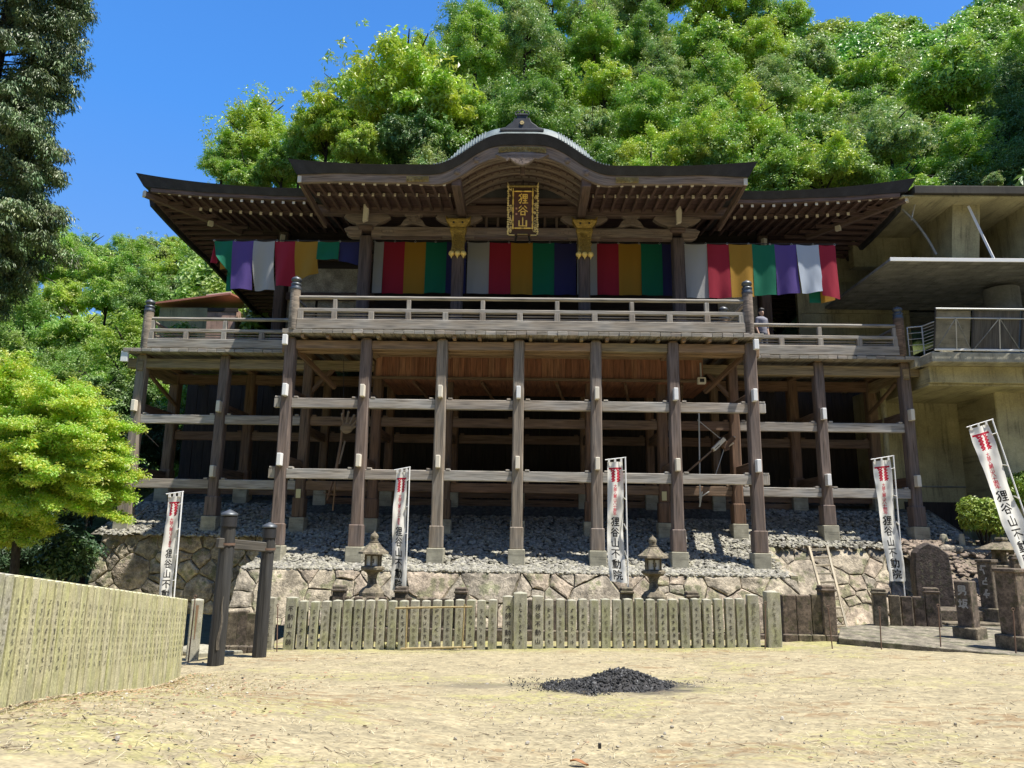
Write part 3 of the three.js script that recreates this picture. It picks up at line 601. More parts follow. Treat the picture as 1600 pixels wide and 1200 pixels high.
// ---------- the hall ----------
const hall = thing('temple_hall', 'dark timber temple hall with swept eaves and a bow-gabled porch, above the stage', 'temple');
const lipH = (x) => 12.31 + 0.53 * Math.pow(clamp((Math.abs(x) - 7) / 6.25, 0, 1.1), 2.2);
const hump = (x) => { const s = clamp((1 - Math.abs(x) / 3.0) * 1.12); return s * s * s * (s * (6 * s - 15) + 10); };
const lipP = (x) => 11.965 + 1.06 * hump(x) + 0.17 * Math.pow(clamp((Math.abs(x) - 4) / 3.2, 0, 1.1), 2);
{
  const W = mat.roofWood;
  // posts, walls, and a near-black wall painting the dark inside
  for (const x of [-9.0, 9.0]) part('column', cbox(0.36, 5.2, 0.36, 0.03).translate(x, 9.35, -4.5), mat.column, hall);
  for (const x of [-5.28, -2.13, 2.13, 5.28]) part('column', cbox(0.38, 3.95, 0.38, 0.04).translate(x, 8.78, Z2), mat.column, hall);
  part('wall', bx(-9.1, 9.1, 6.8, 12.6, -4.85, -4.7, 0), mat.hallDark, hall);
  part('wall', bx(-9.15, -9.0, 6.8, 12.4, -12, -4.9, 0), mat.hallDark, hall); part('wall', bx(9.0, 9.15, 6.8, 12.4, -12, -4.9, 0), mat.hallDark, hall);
  for (const [x0, x1, y0, y1] of [[-8.75, -7.7, 6.85, 9.35], [-8.75, -5.7, 9.45, 10.6], [-7.6, -5.7, 6.85, 9.35], [7.3, 8.75, 6.85, 10.4]]) part('plaster_panel', bx(x0, x1, y0, y1, -4.7, -4.64, 0.004), mat.plaster, hall);
  part('wall_beam', bx(-8.8, -5.5, 9.33, 9.62, -4.68, -4.52, 0.01), mat.column, hall);
  { // cusped window in the left plaster
    const s = [[-0.62, 0], [0.62, 0], [0.6, 0.45], [0.42, 0.78], [0.18, 0.9], [0, 1.08], [-0.18, 0.9], [-0.42, 0.78], [-0.6, 0.45]];
    const f = part('window', extrude(s, 0.06, 0.02).translate(-6.55, 7.55, -4.62), mat.column, hall);
    part('pane', extrude(s.map(([a, b]) => [a * 0.84, b * 0.86 + 0.06]), 0.06, 0).translate(-6.55, 7.55, -4.6), mat.glass, f);
  }
  for (const [y0, y1, z] of [[11.25, 11.6, -4.5], [10.9, 11.12, -4.5]]) part('head_beam', bx(-9.6, 9.6, y0, y1, z - 0.14, z + 0.14, 0.015), mat.column, hall);
  for (const x of [-8.95, 8.95]) part('bracket_nose', extrude([[-0.08, -0.5], [0.05, -0.42], [0.08, -0.2], [0.05, 0.1], [0.08, 0.4], [-0.06, 0.4]], 0.14, 0.01).rotateY(0.5).translate(x * 0.985, 11.15, -3.75), mat.endWhite, hall);

  // main roof: hip surface, lip, soffit, rafters
  const roofY = (x, z) => lipH(x) + 0.38 * Math.min(-1.5 - z, 13.25 - Math.abs(x), z + 15.5) - 0.02;
  part('roof', sheet(90, 48, (u, v) => { const x = lerp(-13.24, 13.24, u), z = lerp(-1.52, -15.4, v); return V(x, roofY(x, z), z); }, 26, 14), mat.roofEdge, hall);
  const eaveCurve = (x) => lipH(x) - 12.31;
  const tH = (x) => 0.24 + 0.2 * Math.pow(clamp((Math.abs(x) - 9) / 4.2), 1.5);
  part('eave_edge', sweep(80, (t) => { const x = lerp(-13.26, 13.26, t), y = lipH(x), h = tH(x), o = (Math.abs(x) > 13 ? 0 : 0); return [V(x, y, -1.5 + o), V(x * (1 - 0.02 * ss(9, 13.2, Math.abs(x))), y - h, -1.62), V(x * (1 - 0.02 * ss(9, 13.2, Math.abs(x))), y - h, -2.1), V(x, y + 0.1, -2.1)]; }), mat.roofEdge, hall);
  part('fascia_board', sweep(60, (t) => { const x = lerp(-12.75, 12.75, t), y = lipH(x) - tH(x) + 0.01; return [V(x, y, -1.64), V(x, y - 0.13, -1.66), V(x, y - 0.13, -1.8), V(x, y, -1.9)]; }), W[0], hall);
  const soff = (x, z) => 11.9 + eaveCurve(x) * ss(-5, -2, z) * 0.9 + 0.14 * Math.max(0, -2.6 - z);
  part('soffit', sheet(60, 8, (u, v) => { const x = lerp(-12.7, 12.7, u), z = lerp(-1.72, -4.8, v); return V(x, soff(x, z) + 0.07, z); }, 25, 3), mat.boards, hall);
  for (const s of [-1, 1]) {
    for (let x = 6.0; x < 12.6; x += 0.36) {
      const e = eaveCurve(x);
      const zi = -1.74 - 0.0, ze = Math.max(-3.1, -1.74 - (12.9 - x) * 1.0 - 0.3);
      const r = part('rafter', bar(V(s * x, soff(x, zi) - 0.02, zi), V(s * x, soff(x, ze) + 0.02, ze), 0.085, 0.1), mat.rafter, hall);
      part('end_cap', cbox(0.09, 0.1, 0.02, 0.003).translate(s * x, soff(x, zi) - 0.02, zi + 0.012), mat.endWhite, r);
      if (x < 11.4) {
        const y = 11.84 + e * 0.75, q = part('rafter', bar(V(s * x, y, -2.6), V(s * x, y + 0.24, -4.6), 0.09, 0.11), mat.rafter, hall);
        part('end_cap', cbox(0.095, 0.11, 0.02, 0.003).translate(s * x, y, -2.59), mat.endWhite, q);
      }
    }
    part('eave_purlin', sweep(40, (t) => { const x = s * lerp(5.5, 11.8, t), y = 11.9 + eaveCurve(x) * 0.75; return [V(x, y, -2.62), V(x, y + 0.16, -2.62), V(x, y + 0.16, -2.8), V(x, y, -2.8)]; }), W[1], hall);
    // side eave
    const sideY = (z) => 11.98 + 0.36 * Math.pow(clamp((z + 6.5) / 5), 2) - 0.09 * Math.max(0, -6.5 - z);
    part('side_eave', sweep(40, (t) => { const z = lerp(-2.15, -15.4, t), y = sideY(z); return [V(s * 13.12, y + 0.25, z), V(s * 12.98, y - 0.34, z), V(s * 12.86, y - 0.34, z), V(s * 12.6, y + 0.25, z)]; }), mat.roofEdge, hall);
    part('side_fascia', sweep(40, (t) => { const z = lerp(-1.95, -15.2, t), y = sideY(z) - 0.05; return [V(s * 12.9, y, z), V(s * 12.86, y - 0.16, z), V(s * 12.76, y - 0.16, z), V(s * 12.7, y, z)]; }), W[1], hall);
    part('side_soffit', sheet(6, 40, (u, v) => { const z = lerp(-2.0, -15.2, v), x = lerp(12.9, 9.0, u); return V(s * x, sideY(z) - 0.1 + 0.1 * u + 0.12, z); }, 4, 13), mat.boards, hall);
    for (let z = -2.3; z > -13; z -= 0.42) part('rafter', bar(V(s * 12.84, sideY(z) - 0.17, z), V(s * Math.max(9.15, 12.8 - (-1.8 - z) * 1.0 - 0.4), sideY(z) - 0.12 , z), 0.09, 0.11), mat.rafter, hall);
    part('side_head_beam', bx(s * 9.0, s * 9.3, 11.3, 11.75, -13, -4.6, 0.015), mat.column, hall);
    const hip = part('hip_rafter', bar(V(s * 13.0, lipH(13) - 0.62, -1.75), V(s * 10.6, 11.86, -4.3), 0.16, 0.2), W[0], hall);
    part('end_cap', bar(V(s * 13.03, lipH(13) - 0.62, -1.72), V(s * 12.98, lipH(13) - 0.62, -1.77), 0.17, 0.21), mat.endWhite, hip);
    part('end_cap', bar(V(s * 11.42, 11.82, -3.3), V(s * 11.3, 11.82, -3.42), 0.14, 0.18), mat.endWhite, hip);
  }

  // ----- porch roof with its bow gable -----
  const pz = 0.8, tP = (x) => 0.25 + 0.2 * Math.pow(clamp((Math.abs(x) - 5.2) / 2), 1.5) + 0.05 * hump(x);
  const porchY = (x, z) => { const d = pz - z; return lipP(x) + 0.36 * d + 0.13 * Math.min(d, 0.9) * ss(0.02, 0.35, hump(x)) + 0.25 * ss(0.02, 0.35, hump(x)) * Math.sin(Math.min(1, d / 0.4) * 1.57) - 0.01; };
  part('porch_roof', sheet(120, 30, (u, v) => { const x = lerp(-7.16, 7.16, u), z = lerp(pz - 0.02, -4.2, v); return V(x, porchY(x, z), z); }, 14, 5), mat.copper, hall);
  for (const s of [-1, 1]) for (let x = 1.15; x < 2.75; x += 0.085) { // standing seams on the flanks of the bow
    const seam = (t) => V(s * x, porchY(x, lerp(pz + 0.0, -1.2, t)) + 0.012, lerp(pz + 0.0, -1.2, t));
    part('roof_seam', sweep(6, (t) => { const p = seam(t); return [p.clone().add(V(-0.016, -0.02, 0)), p.clone().add(V(-0.016, 0.035, 0)), p.clone().add(V(0.016, 0.035, 0)), p.clone().add(V(0.016, -0.02, 0))]; }), mat.copper, hall);
  }
  for (const [k, w] of [[0.06, 1.25], [0.14, 0.95]]) part('crown_course', sweep(30, (t) => { const x = lerp(-w, w, t), y = lipP(x) + k, z = pz - 0.03 - k; return [V(x, y - 0.06, z), V(x, y + 0.035, z - 0.02), V(x, y + 0.2, z - 0.5), V(x, y - 0.06, z - 0.5)]; }), mat.copper, hall);
  part('porch_edge', sweep(140, (t) => { const x = lerp(-7.2, 7.2, t), y = lipP(x), h = tP(x), q = 1 - 0.035 * ss(5.2, 7.2, Math.abs(x)); return [V(x, y, pz), V(x * q, y - h, pz - 0.14), V(x * q, y - h, pz - 0.5), V(x, y + 0.12, pz - 0.5)]; }), mat.roofEdge, hall);
  for (const s of [-1, 1]) part('porch_edge_side', sweep(10, (t) => { const z = lerp(pz - 0.3, -4.0, t), y = lipP(7.2) - 0.02 + 0.18 * (pz - z) * 0.3; return [V(s * 7.17, y, z), V(s * 6.96, y - 0.40, z), V(s * 6.7, y - 0.40, z), V(s * 6.7, y, z)]; }), mat.roofEdge, hall);
  const bargeB = (x) => lipP(x) - tP(x) - lerp(0.24, 0.38, hump(x)) - 0.08 * ss(1.2, 1.9, Math.abs(x)) * ss(3.4, 2.4, Math.abs(x));
  part('barge_board', sweep(120, (t) => { const x = lerp(-6.86, 6.86, t), y = lipP(x) - tP(x) + 0.01; return [V(x, y, pz - 0.17), V(x, bargeB(x), pz - 0.22), V(x, bargeB(x), pz - 0.36), V(x, y, pz - 0.4)]; }), mat.carved, hall);
  for (const s of [-1, 1]) part('barge_end', sweep(12, (t) => { const z = lerp(pz - 0.25, -2.0, t), y = lerp(lipP(6.9) - 0.44, 11.3, Math.pow(t, 0.8)), x = s * lerp(6.86, 6.72, t); return [V(x - 0.05, y, z), V(x + 0.05, y, z), V(x + 0.05, y - 0.22, z), V(x - 0.05, y - 0.22, z)]; }), W[0], hall);
  for (const s of [-1, 1]) part('barge_cap', cbox(0.12, 0.24, 0.04, 0.005).translate(s * 6.86, lipP(6.9) - 0.54, pz - 0.2), mat.endWhite, hall);
  part('gable_ornament', extrude([[-0.8, 0.06], [-0.62, -0.02], [-0.5, -0.08], [-0.38, -0.04], [-0.28, -0.14], [-0.2, -0.2], [-0.08, -0.25], [0, -0.27], [0.08, -0.25], [0.2, -0.2], [0.28, -0.14], [0.38, -0.04], [0.5, -0.08], [0.62, -0.02], [0.8, 0.06], [0.3, 0.14], [-0.3, 0.14]], 0.1, 0.02).translate(0.02, bargeB(0) - 0.02, pz - 0.2), mat.carved, hall);
  { // leaf curls carved on the ornament
    const o = hall.children[hall.children.length - 1], g = [];
    for (let i = 0; i < 26; i++) { const x = R(-0.5, 0.5), y = R(-0.2, 0.08) * (1 - Math.abs(x)), r = R(0.02, 0.045); g.push(new THREE.TorusGeometry(r, 0.011, 5, 9, 5).rotateZ(R(0, 6)).translate(x, bargeB(0) - 0.02 + y, pz - 0.135)); }
    part('carved_curls', g, mat.carved, o);
  }
  const relief = (x0, x1, n) => { // pierced gilt plate on the barge board
    const c = (x0 + x1) / 2, g = [sweep(12, (t) => { const x = lerp(x0, x1, t), y = lipP(x) - tP(x) - 0.05; return [V(x, y, pz - 0.16), V(x, y - 0.17, pz - 0.18), V(x, y - 0.17, pz - 0.2), V(x, y, pz - 0.2)]; })];
    for (let i = 0; i < n; i++) { const x = R(x0 + 0.04, x1 - 0.04); g.push(new THREE.TorusGeometry(R(0.02, 0.04), 0.01, 5, 9, 5).rotateZ(R(0, 6)).translate(x, lipP(x) - tP(x) - 0.05 - R(0.04, 0.13), pz - 0.155)); }
    part('gilt_plate', g, mat.goldDull, hall);
  };
  relief(-0.72, 0.76, 34); relief(-3.55, -2.85, 16); relief(2.9, 3.6, 16);
  for (const x of [-1.98, -1.4, 1.42, 2.0]) part('nail_boss', new THREE.SphereGeometry(0.085, 14, 8).scale(1, 1, 0.6).translate(x, (lipP(x) - tP(x) + bargeB(x)) / 2, pz - 0.18), mat.carved, hall);

  // porch soffit, two ranks of rafters left and right of the bow
  const ps = (z) => 11.6 + 0.05 * (0.5 - z);
  for (const s of [-1, 1]) {
    for (let k = 0; k < 10; k++) { const z0 = lerp(0.5, -1.95, k / 10), z1 = lerp(0.5, -1.95, (k + 1) / 10); part('soffit_board', bx(s * 2.2, s * 6.75, ps(z0) + 0.07, ps(z0) + 0.095, z1 + 0.012, z0, 0.004), mat.boards, hall); }
    for (let i = 0; i < 13; i++) {
      const x = s * (2.38 + i * 0.36), up = 0.12 * Math.pow(clamp((Math.abs(x) - 4) / 3), 2);
      const a = part('rafter', bar(V(x, 11.47 + up, 0.47), V(x, ps(-0.7) - 0.02, -0.75), 0.085, 0.1), mat.rafter, hall);
      part('end_cap', cbox(0.09, 0.1, 0.02, 0.003).translate(x, 11.47 + up, 0.48), mat.endWhite, a);
      const b = part('rafter', bar(V(x * 0.985, 11.62, -0.56), V(x * 0.985, 11.72, -2.0), 0.09, 0.11), mat.rafter, hall);
      part('end_cap', cbox(0.095, 0.11, 0.02, 0.003).translate(x * 0.985, 11.62, -0.55), mat.endWhite, b);
    }
    part('eave_purlin', bx(s * 2.2, s * 6.7, 11.66, 11.76, -0.76, -0.62, 0.008), W[0], hall);
    part('side_purlin', bx(s * 2.02 - 0.14, s * 2.02 + 0.14, 11.42, 11.82, -2.0, 0.5, 0.015), W[0], hall);
  }
  // barrel vault under the bow: boards, arch ribs and lengthwise strips
  const arch = (x) => 12.47 - 0.70 * Math.pow(Math.abs(x) / 1.9, 2.1);
  for (let i = 0; i < 16; i++) { const a = lerp(-1.93, 1.93, i / 16), b = lerp(-1.93, 1.93, (i + 1) / 16) - 0.012; part('vault_board', sweep(1, (t) => { const z = lerp(0.5, -2.0, t); return [V(a, arch(a) + 0.1, z), V(b, arch(b) + 0.1, z), V(b, arch(b) + 0.13, z), V(a, arch(a) + 0.13, z)]; }), mat.boards, hall); }
  for (const z of [0.34, -0.12, -0.58, -1.04, -1.5, -1.9]) part('arch_rib', sweep(28, (t) => { const x = lerp(-1.92, 1.92, t), y = arch(x); return [V(x, y - 0.03, z), V(x, y + 0.1, z), V(x, y + 0.1, z - 0.12), V(x, y - 0.03, z - 0.12)]; }), mat.carved, hall);
  for (let i = 1; i < 16; i++) { const x = lerp(-1.93, 1.93, i / 16); part('vault_strip', bx(x - 0.02, x + 0.02, arch(x) + 0.03, arch(x) + 0.1, -1.95, 0.3, 0.004), W[1], hall); }
  part('tympanum', sweep(24, (t) => { const x = lerp(-1.9, 1.9, t); return [V(x, 11.3, -2.06), V(x, arch(x) + 0.12, -2.06), V(x, arch(x) + 0.12, -2.1), V(x, 11.3, -2.1)]; }), mat.hallDark, hall);
  part('king_post', cbox(0.16, 0.8, 0.16, 0.015).translate(0.03, 12.35, 0.2), W[0], hall);

  // beams over the porch columns
  part('porch_beam', bx(-7.0, 7.0, 11.54, 11.88, Z2 - 0.14, Z2 + 0.14, 0.02), W[0], hall);
  for (const [a, b] of [[-5.1, -2.32], [-1.94, 1.94], [2.32, 5.1]]) {
    const m = part('lintel', bx(a, b, 10.7, 11.08, Z2 - 0.13, Z2 + 0.13, 0.02), mat.carved, hall);
    part('lintel_moulding', bx(a + 0.35, b - 0.35, 10.66, 10.74, Z2 + 0.05, Z2 + 0.145, 0.01), W[0], m);
    const g = []; for (const [e, d] of [[a + 0.3, 1], [b - 0.3, -1]]) for (let i = 0; i < 4; i++) g.push(new THREE.TorusGeometry(0.05 + 0.02 * (i % 2), 0.012, 5, 10, 4).rotateZ(i * 1.4).translate(e + d * i * 0.13, 10.9, Z2 + 0.135));
    part('lintel_scroll', g, mat.carved, m);
  }
  for (const s of [-1, 1]) {
    part('beam_nose', extrude([[0, -0.19], [0.34, -0.17], [0.46, -0.1], [0.4, -0.04], [0.52, 0.02], [0.56, 0.1], [0.42, 0.17], [0.2, 0.19], [0, 0.19]].map(([x, y]) => [x * s, y]), 0.22, 0.02).translate(s * 5.45, 10.89, Z2), mat.carved, hall);
    part('beam_nose', extrude([[-0.07, -0.45], [0.07, -0.4], [0.09, -0.1], [0.05, 0.35], [-0.06, 0.4]], 0.12, 0.012).translate(s * 5.28, 11.62, Z2 + 0.32), mat.endWhite, hall, 'pale carved end above a porch column');
  }
  for (const x of [-5.28, -2.13, 2.13, 5.28]) { // bracket arms on the column heads
    part('bracket_arm', extrude([[-0.3, 0], [0.3, 0], [0.36, 0.1], [0.6, 0.2], [0.78, 0.34], [0.72, 0.42], [-0.72, 0.42], [-0.78, 0.34], [-0.6, 0.2], [-0.36, 0.1]], 0.2, 0.015).translate(x, 11.1, Z2), mat.carved, hall);
    part('bearing_block', cbox(0.5, 0.16, 0.46, 0.03).translate(x, 11.02, Z2), W[0], hall);
  }
  for (const x of [-3.7, 3.72]) { // frog-leg struts
    part('frog_leg_strut', extrude([[-0.62, 0], [-0.42, 0.06], [-0.3, 0.26], [-0.16, 0.36], [-0.3, 0.46], [0.3, 0.46], [0.16, 0.36], [0.3, 0.26], [0.42, 0.06], [0.62, 0], [0.4, 0], [0.2, 0.1], [0, 0.16], [-0.2, 0.1], [-0.4, 0]], 0.16, 0.015).translate(x, 11.08, Z2), mat.carved, hall);
    const o = hall.children[hall.children.length - 1], g = []; for (let i = 0; i < 14; i++) g.push(new THREE.TorusGeometry(R(0.025, 0.05), 0.012, 5, 9, 5).rotateZ(R(0, 6)).translate(x + R(-0.22, 0.22), 11.08 + R(0.18, 0.38), Z2 + 0.1)); part('carved_curls', g, mat.carved, o);
  }
  for (let x = -1.6; x < 1.7; x += 0.4) part('small_strut', cbox(0.09, 0.44, 0.1, 0.01).translate(x, 11.31, Z2 - 0.05), mat.column, hall);

  // gilt beasts that wrap the inner column heads
  for (const s of [-1, 1]) {
    const x = s * 2.13, z = Z2 + 0.02, b = part('gilt_fitting', [
      sweep(1, (t) => { const w = lerp(0.24, 0.4, t), y = lerp(11.02, 11.22, t); return [V(x - w, y, z + w * 0.9), V(x + w, y, z + w * 0.9), V(x + w, y, z - w), V(x - w, y, z - w)]; }),
      cbox(0.82, 0.08, 0.76, 0.02).translate(x, 11.25, z), cbox(0.56, 0.14, 0.54, 0.03).translate(x, 10.95, z),
      sweep(6, (t) => { const w = 0.27 - 0.06 * Math.sin(t * 3.1) - 0.02 * t, y = lerp(10.9, 10.1, t); return [V(x - w, y, z + w), V(x + w, y, z + w), V(x + w, y, z - w), V(x - w, y, z - w)]; }),
    ], mat.gold, hall);
    const scroll = []; for (let i = 0; i < 30; i++) scroll.push(new THREE.TorusGeometry(R(0.03, 0.07), 0.016, 6, 10, 5).rotateZ(R(0, 6)).translate(x + R(-0.17, 0.17), R(10.2, 10.85), z + 0.24));
    part('gilt_scrollwork', scroll, mat.gold, b);
    part('gilt_feet', [-0.2, 0, 0.2].flatMap((d) => [new THREE.SphereGeometry(0.1, 10, 8).translate(x + d, 10.08, z + 0.22), new THREE.ConeGeometry(0.05, 0.14, 8).rotateX(Math.PI).translate(x + d, 9.96, z + 0.24)]), mat.goldBright, b);
    part('gilt_eyes', [-0.15, 0.15].map((d) => new THREE.SphereGeometry(0.035, 8, 6).translate(x + d, 11.14, z + 0.36)), mat.black, b);
    part('gilt_horns', [-1, 1].map((d) => new THREE.ConeGeometry(0.06, 0.16, 8).rotateZ(-d * 0.5).translate(x + d * 0.4, 11.34, z + 0.3)), mat.gold, b);
  }
  // ridge-end ornament on the crown of the bow
  const y0 = lipP(0) + 0.16, rg = part('ridge_ornament', [
    extrude([[-0.66, 0], [-0.6, 0.1], [-0.5, 0.12], [-0.42, 0.2], [-0.28, 0.3], [-0.22, 0.44], [-0.15, 0.4], [-0.14, 0.54], [0.14, 0.54], [0.15, 0.4], [0.22, 0.44], [0.28, 0.3], [0.42, 0.2], [0.5, 0.12], [0.6, 0.1], [0.66, 0]], 0.16, 0.02),
    cbox(1.36, 0.1, 0.3, 0.02).translate(0, 0.02, 0), cbox(0.34, 0.06, 0.24, 0.01).translate(0, 0.57, 0),
    ...[-1, 0, 1].map((i) => new THREE.TorusGeometry(0.075, 0.02, 6, 14).translate(i * 0.14, 0.66 + (i ? 0 : 0.05), 0)),
  ].map((g) => flat(g).translate(0, y0, 0.58)), mat.tileDark, hall);
  part('ridge_crest', new THREE.CylinderGeometry(0.065, 0.065, 0.04, 16).rotateX(Math.PI / 2).translate(0, y0 + 0.28, 0.68), mat.goldDull, rg);
}

// ---------- the name board ----------
{
  const p = thing('name_board', 'gilt-framed dark name board with three gold characters under the gable', 'name board', [0.05, 11.28, -0.95]);
  p.rotation.x = 0.22;
  part('board', cbox(0.98, 1.62, 0.07, 0.02), mat.lacquer, p);
  part('inner_panel', cbox(0.6, 1.2, 0.03, 0.01).translate(0, 0.02, 0.05), M([0.11, 0.045, 0.03], { rough: 0.4 }), p);
  const fr = [], bead = [];
  for (const s of [-1, 1]) {
    for (let i = 0; i < 5; i++) { const y = lerp(-0.52, 0.54, i / 4); fr.push(cbox(0.05, 0.2, 0.05, 0.02).translate(s * 0.32, y, 0.075), cbox(0.025, 0.1, 0.04, 0.01).translate(s * 0.32, y + 0.13, 0.07)); }
    for (let i = 0; i < 2; i++) fr.push(cbox(0.24, 0.05, 0.05, 0.02).translate((i ? 1 : -1) * 0.15, s * 0.6 + 0.02, 0.075));
    fr.push(cbox(0.7, 0.022, 0.04, 0.008).translate(0, s * 0.6 + 0.02, 0.07));
    for (let i = 0; i < 21; i++) bead.push(new THREE.SphereGeometry(0.036, 8, 6).scale(1, R(0.7, 1.5), 0.9).translate(s * 0.48 + R(-0.012, 0.012), lerp(-0.76, 0.78, i / 20), 0.05));
    for (let i = 0; i < 26; i++) bead.push(new THREE.TorusGeometry(R(0.02, 0.04), 0.01, 5, 9, 5).rotateZ(R(0, 6)).translate(s * R(0.37, 0.44), R(-0.7, 0.74), 0.045));
    bead.push(new THREE.ConeGeometry(0.045, 0.16, 8).rotateZ(-s * 0.25).translate(s * 0.49, 0.86, 0.03));
    bead.push(cbox(0.2, 0.03, 0.05, 0.008).translate(s * 0.36, -0.8, 0.04));
  }
  part('gilt_border', fr, mat.goldBright, p); part('gilt_beads', bead, M([0.85, 0.68, 0.3], { rough: 0.4, metalness: 0.1 }), p);
  part('top_rail', cbox(0.9, 0.07, 0.06, 0.02).translate(0, 0.79, 0.05), mat.goldDull, p);
  part('bottom_rail', cbox(0.34, 0.04, 0.05, 0.01).translate(0, -0.78, 0.05), mat.goldDull, p);
  ['狸', '谷', '山'].forEach((ch, i) => part('gilt_character', glyphGeo(ch, 0.34, 0.048, 0.03).map((g) => g.translate(0, 0.38 - i * 0.38, 0.085)), mat.goldBright, p));
  part('seal_mark', [cbox(0.06, 0.06, 0.012, 0.004).translate(-0.21, 0.06, 0.07), cbox(0.06, 0.06, 0.012, 0.004).translate(-0.21, -0.12, 0.07)], M([0.62, 0.33, 0.22], { rough: 0.6 }), p);
  part('hanger', [bar(V(-0.2, -0.82, -0.02), V(-0.24, -0.95, -0.2), 0.06), bar(V(0.2, -0.82, -0.02), V(0.24, -0.95, -0.2), 0.06), bar(V(0, 0.82, 0), V(0, 1.2, -0.5), 0.03)], mat.black, p);
}

// ---------- five-coloured curtains ----------
{
  const C = { white: [0.38, 0.38, 0.37], red: [0.33, 0.012, 0.035], yellow: [0.37, 0.20, 0.018], green: [0.0, 0.15, 0.08], navy: [0.02, 0.022, 0.11], purple: [0.10, 0.06, 0.26], pale: [0.46, 0.52, 0.61] };
  const CM = {}; for (const k in C) CM[k] = M(C[k], { rough: 0.95, transmission: 0.12, sheen: 0.3, sheenRoughness: 0.8, bump: grainB, rep: [0.25, 0.25], bs: 0.002 });
  const ZC = -1.74 - 0.44;
  function curtain(label, z, yTop, list) { // list: [colour, x0, x1, bottom left, bottom right, sway]
    const t = thing('temple_curtain', label, 'curtain', [0, 0, 0], 0, 'five-coloured curtains under the eaves');
    const lo = Math.min(...list.map((l) => l[1])), hi = Math.max(...list.map((l) => l[2]));
    part('cord', rod(V(lo - 0.1, yTop + 0.02, z), V(hi + 0.1, yTop + 0.02, z), 0.014), mat.black, t);
    for (let x = lo; x <= hi; x += 0.72) part('ring', new THREE.TorusGeometry(0.03, 0.009, 6, 12).translate(x, yTop + 0.01, z), mat.steel, t);
    for (const [c, x0, x1, b0, b1, sway = 0] of list) {
      const sd = rnd() * 50;
      part('cloth_panel', sheet(14, 22, (u, v0) => {
        const v = 1 - v0, x = lerp(x0, x1, u) + sway * v * v, b = lerp(b0, b1, u), y = lerp(yTop, b + 0.03 * (fbmW(x * 3 + sd, 1, 2, 6) - 0.5), v) - 0.03 * Math.sin(u * 3.14) * (1 - v);
        const f = 0.09 * v * (fbmW(x * 2.2 + sd, v * 1.2, 3, 3) - 0.5) + 0.05 * (0.3 + v) * Math.sin(x * 9 + sd + v * 1.5) * (0.5 + 0.5 * Math.abs(sway) * 4) + 0.12 * v * (fbmW(x * 0.7, v, 2, 8) - 0.5) + Math.abs(sway) * 0.5 * Math.sin(v * 3 + u * 4 + sd) * v;
        return V(x, y, z + f);
      }, 1.2, 2), CM[c], t);
    }
  }
  const z = -1.98, X = (px) => at(px, 379, z).x;
  const yt = 10.58, yb = 8.72;
  curtain('wind-blown five-coloured curtain at the left end, green to navy', z + 0.02, yt, [
    ['green', X(335), X(364), yt - 0.55, yt - 1.35, 0.12], ['purple', X(364), X(397), yb + 0.15, yb + 0.12, 0.05], ['white', X(397), X(430), yb + 0.12, yb + 0.1, 0.13], ['red', X(430), X(462), yb + 0.22, yb + 0.28, 0.2], ['yellow', X(462), X(497), yb + 0.4, yb + 0.72, 0.1], ['green', X(497), X(531), yt - 0.66, yt - 0.68], ['navy', X(531), X(563), yt - 0.7, yt - 0.86]]);
  const l = scene.children[scene.children.length - 1];
  part('curtain_tail', sheet(6, 10, (u, v) => V(lerp(X(331), X(337), 0.5) + (u - 0.5) * lerp(0.25, 0.05, v), lerp(yt - 0.75, yt + 0.08, v), z - 0.15 + 0.04 * Math.sin(u * 6))), CM.red, l);
  part('curtain_tail', sheet(6, 10, (u, v) => V(X(341) + (u * (1 - v) * 0.4) + 0.1 * (1 - v), lerp(yt - 1.0 + 0.1 * u, yt, v), z - 0.12)), CM.yellow, l);
  part('curtain_tail', sheet(6, 10, (u, v) => V(X(356) + u * 0.2, lerp(yt - 1.75, yt - 0.9, v), z - 0.2)), CM.green, l);
  const zb = -2.75, bt = at(815, 379, zb).y, bb = at(815, 459.5, zb).y, XB = (px) => at(px, 420, zb).x;
  const bay = (label, a) => curtain(label, zb, bt, a.map(([c, x0, x1]) => [c, XB(x0), XB(x1), bb, bb]));
  bay('flat curtain in the left porch bay, red beside the white sliver', [['white', 583, 598], ['red', 598, 631], ['yellow', 631, 664], ['green', 664, 697], ['navy', 697, 728]]);
  bay('flat curtain in the middle porch bay, below the name board', [['white', 730, 764], ['red', 764, 798], ['yellow', 798, 832], ['green', 832, 866], ['navy', 866, 900]]);
  bay('flat curtain in the right porch bay, navy strip at the column', [['white', 902, 933], ['red', 933, 967], ['yellow', 967, 1002], ['green', 1002, 1035], ['navy', 1035, 1052]]);
  curtain('five-coloured curtain at the right end, white to flying red', z + 0.02, yt + 0.02, [
    ['white', X(1069), X(1104), yb - 0.03, yb - 0.03, 0.02], ['red', X(1104), X(1138), yb - 0.03, yb - 0.03], ['yellow', X(1138), X(1174), yb, yb + 0.02, 0.03], ['green', X(1174), X(1209), yb + 0.06, yb + 0.12], ['purple', X(1209), X(1243), yb + 0.13, yb + 0.17, 0.05], ['pale', X(1243), X(1278), yb + 0.15, yb + 0.26, 0.1], ['red', X(1278), X(1304), yb + 0.1, yb - 0.06, 0.02]]);
  const r = scene.children[scene.children.length - 1];
  part('curtain_tail', sheet(6, 8, (u, v) => V(lerp(X(1279), X(1301), u), lerp(yb - 0.13 + 0.12 * u, yb + 0.3, v), z - 0.15)), CM.yellow, r);
  part('curtain_tail', sheet(6, 8, (u, v) => V(lerp(X(1262), X(1280), u), lerp(yb - 0.1, yb + 0.5, v), z - 0.2)), CM.green, r);
}
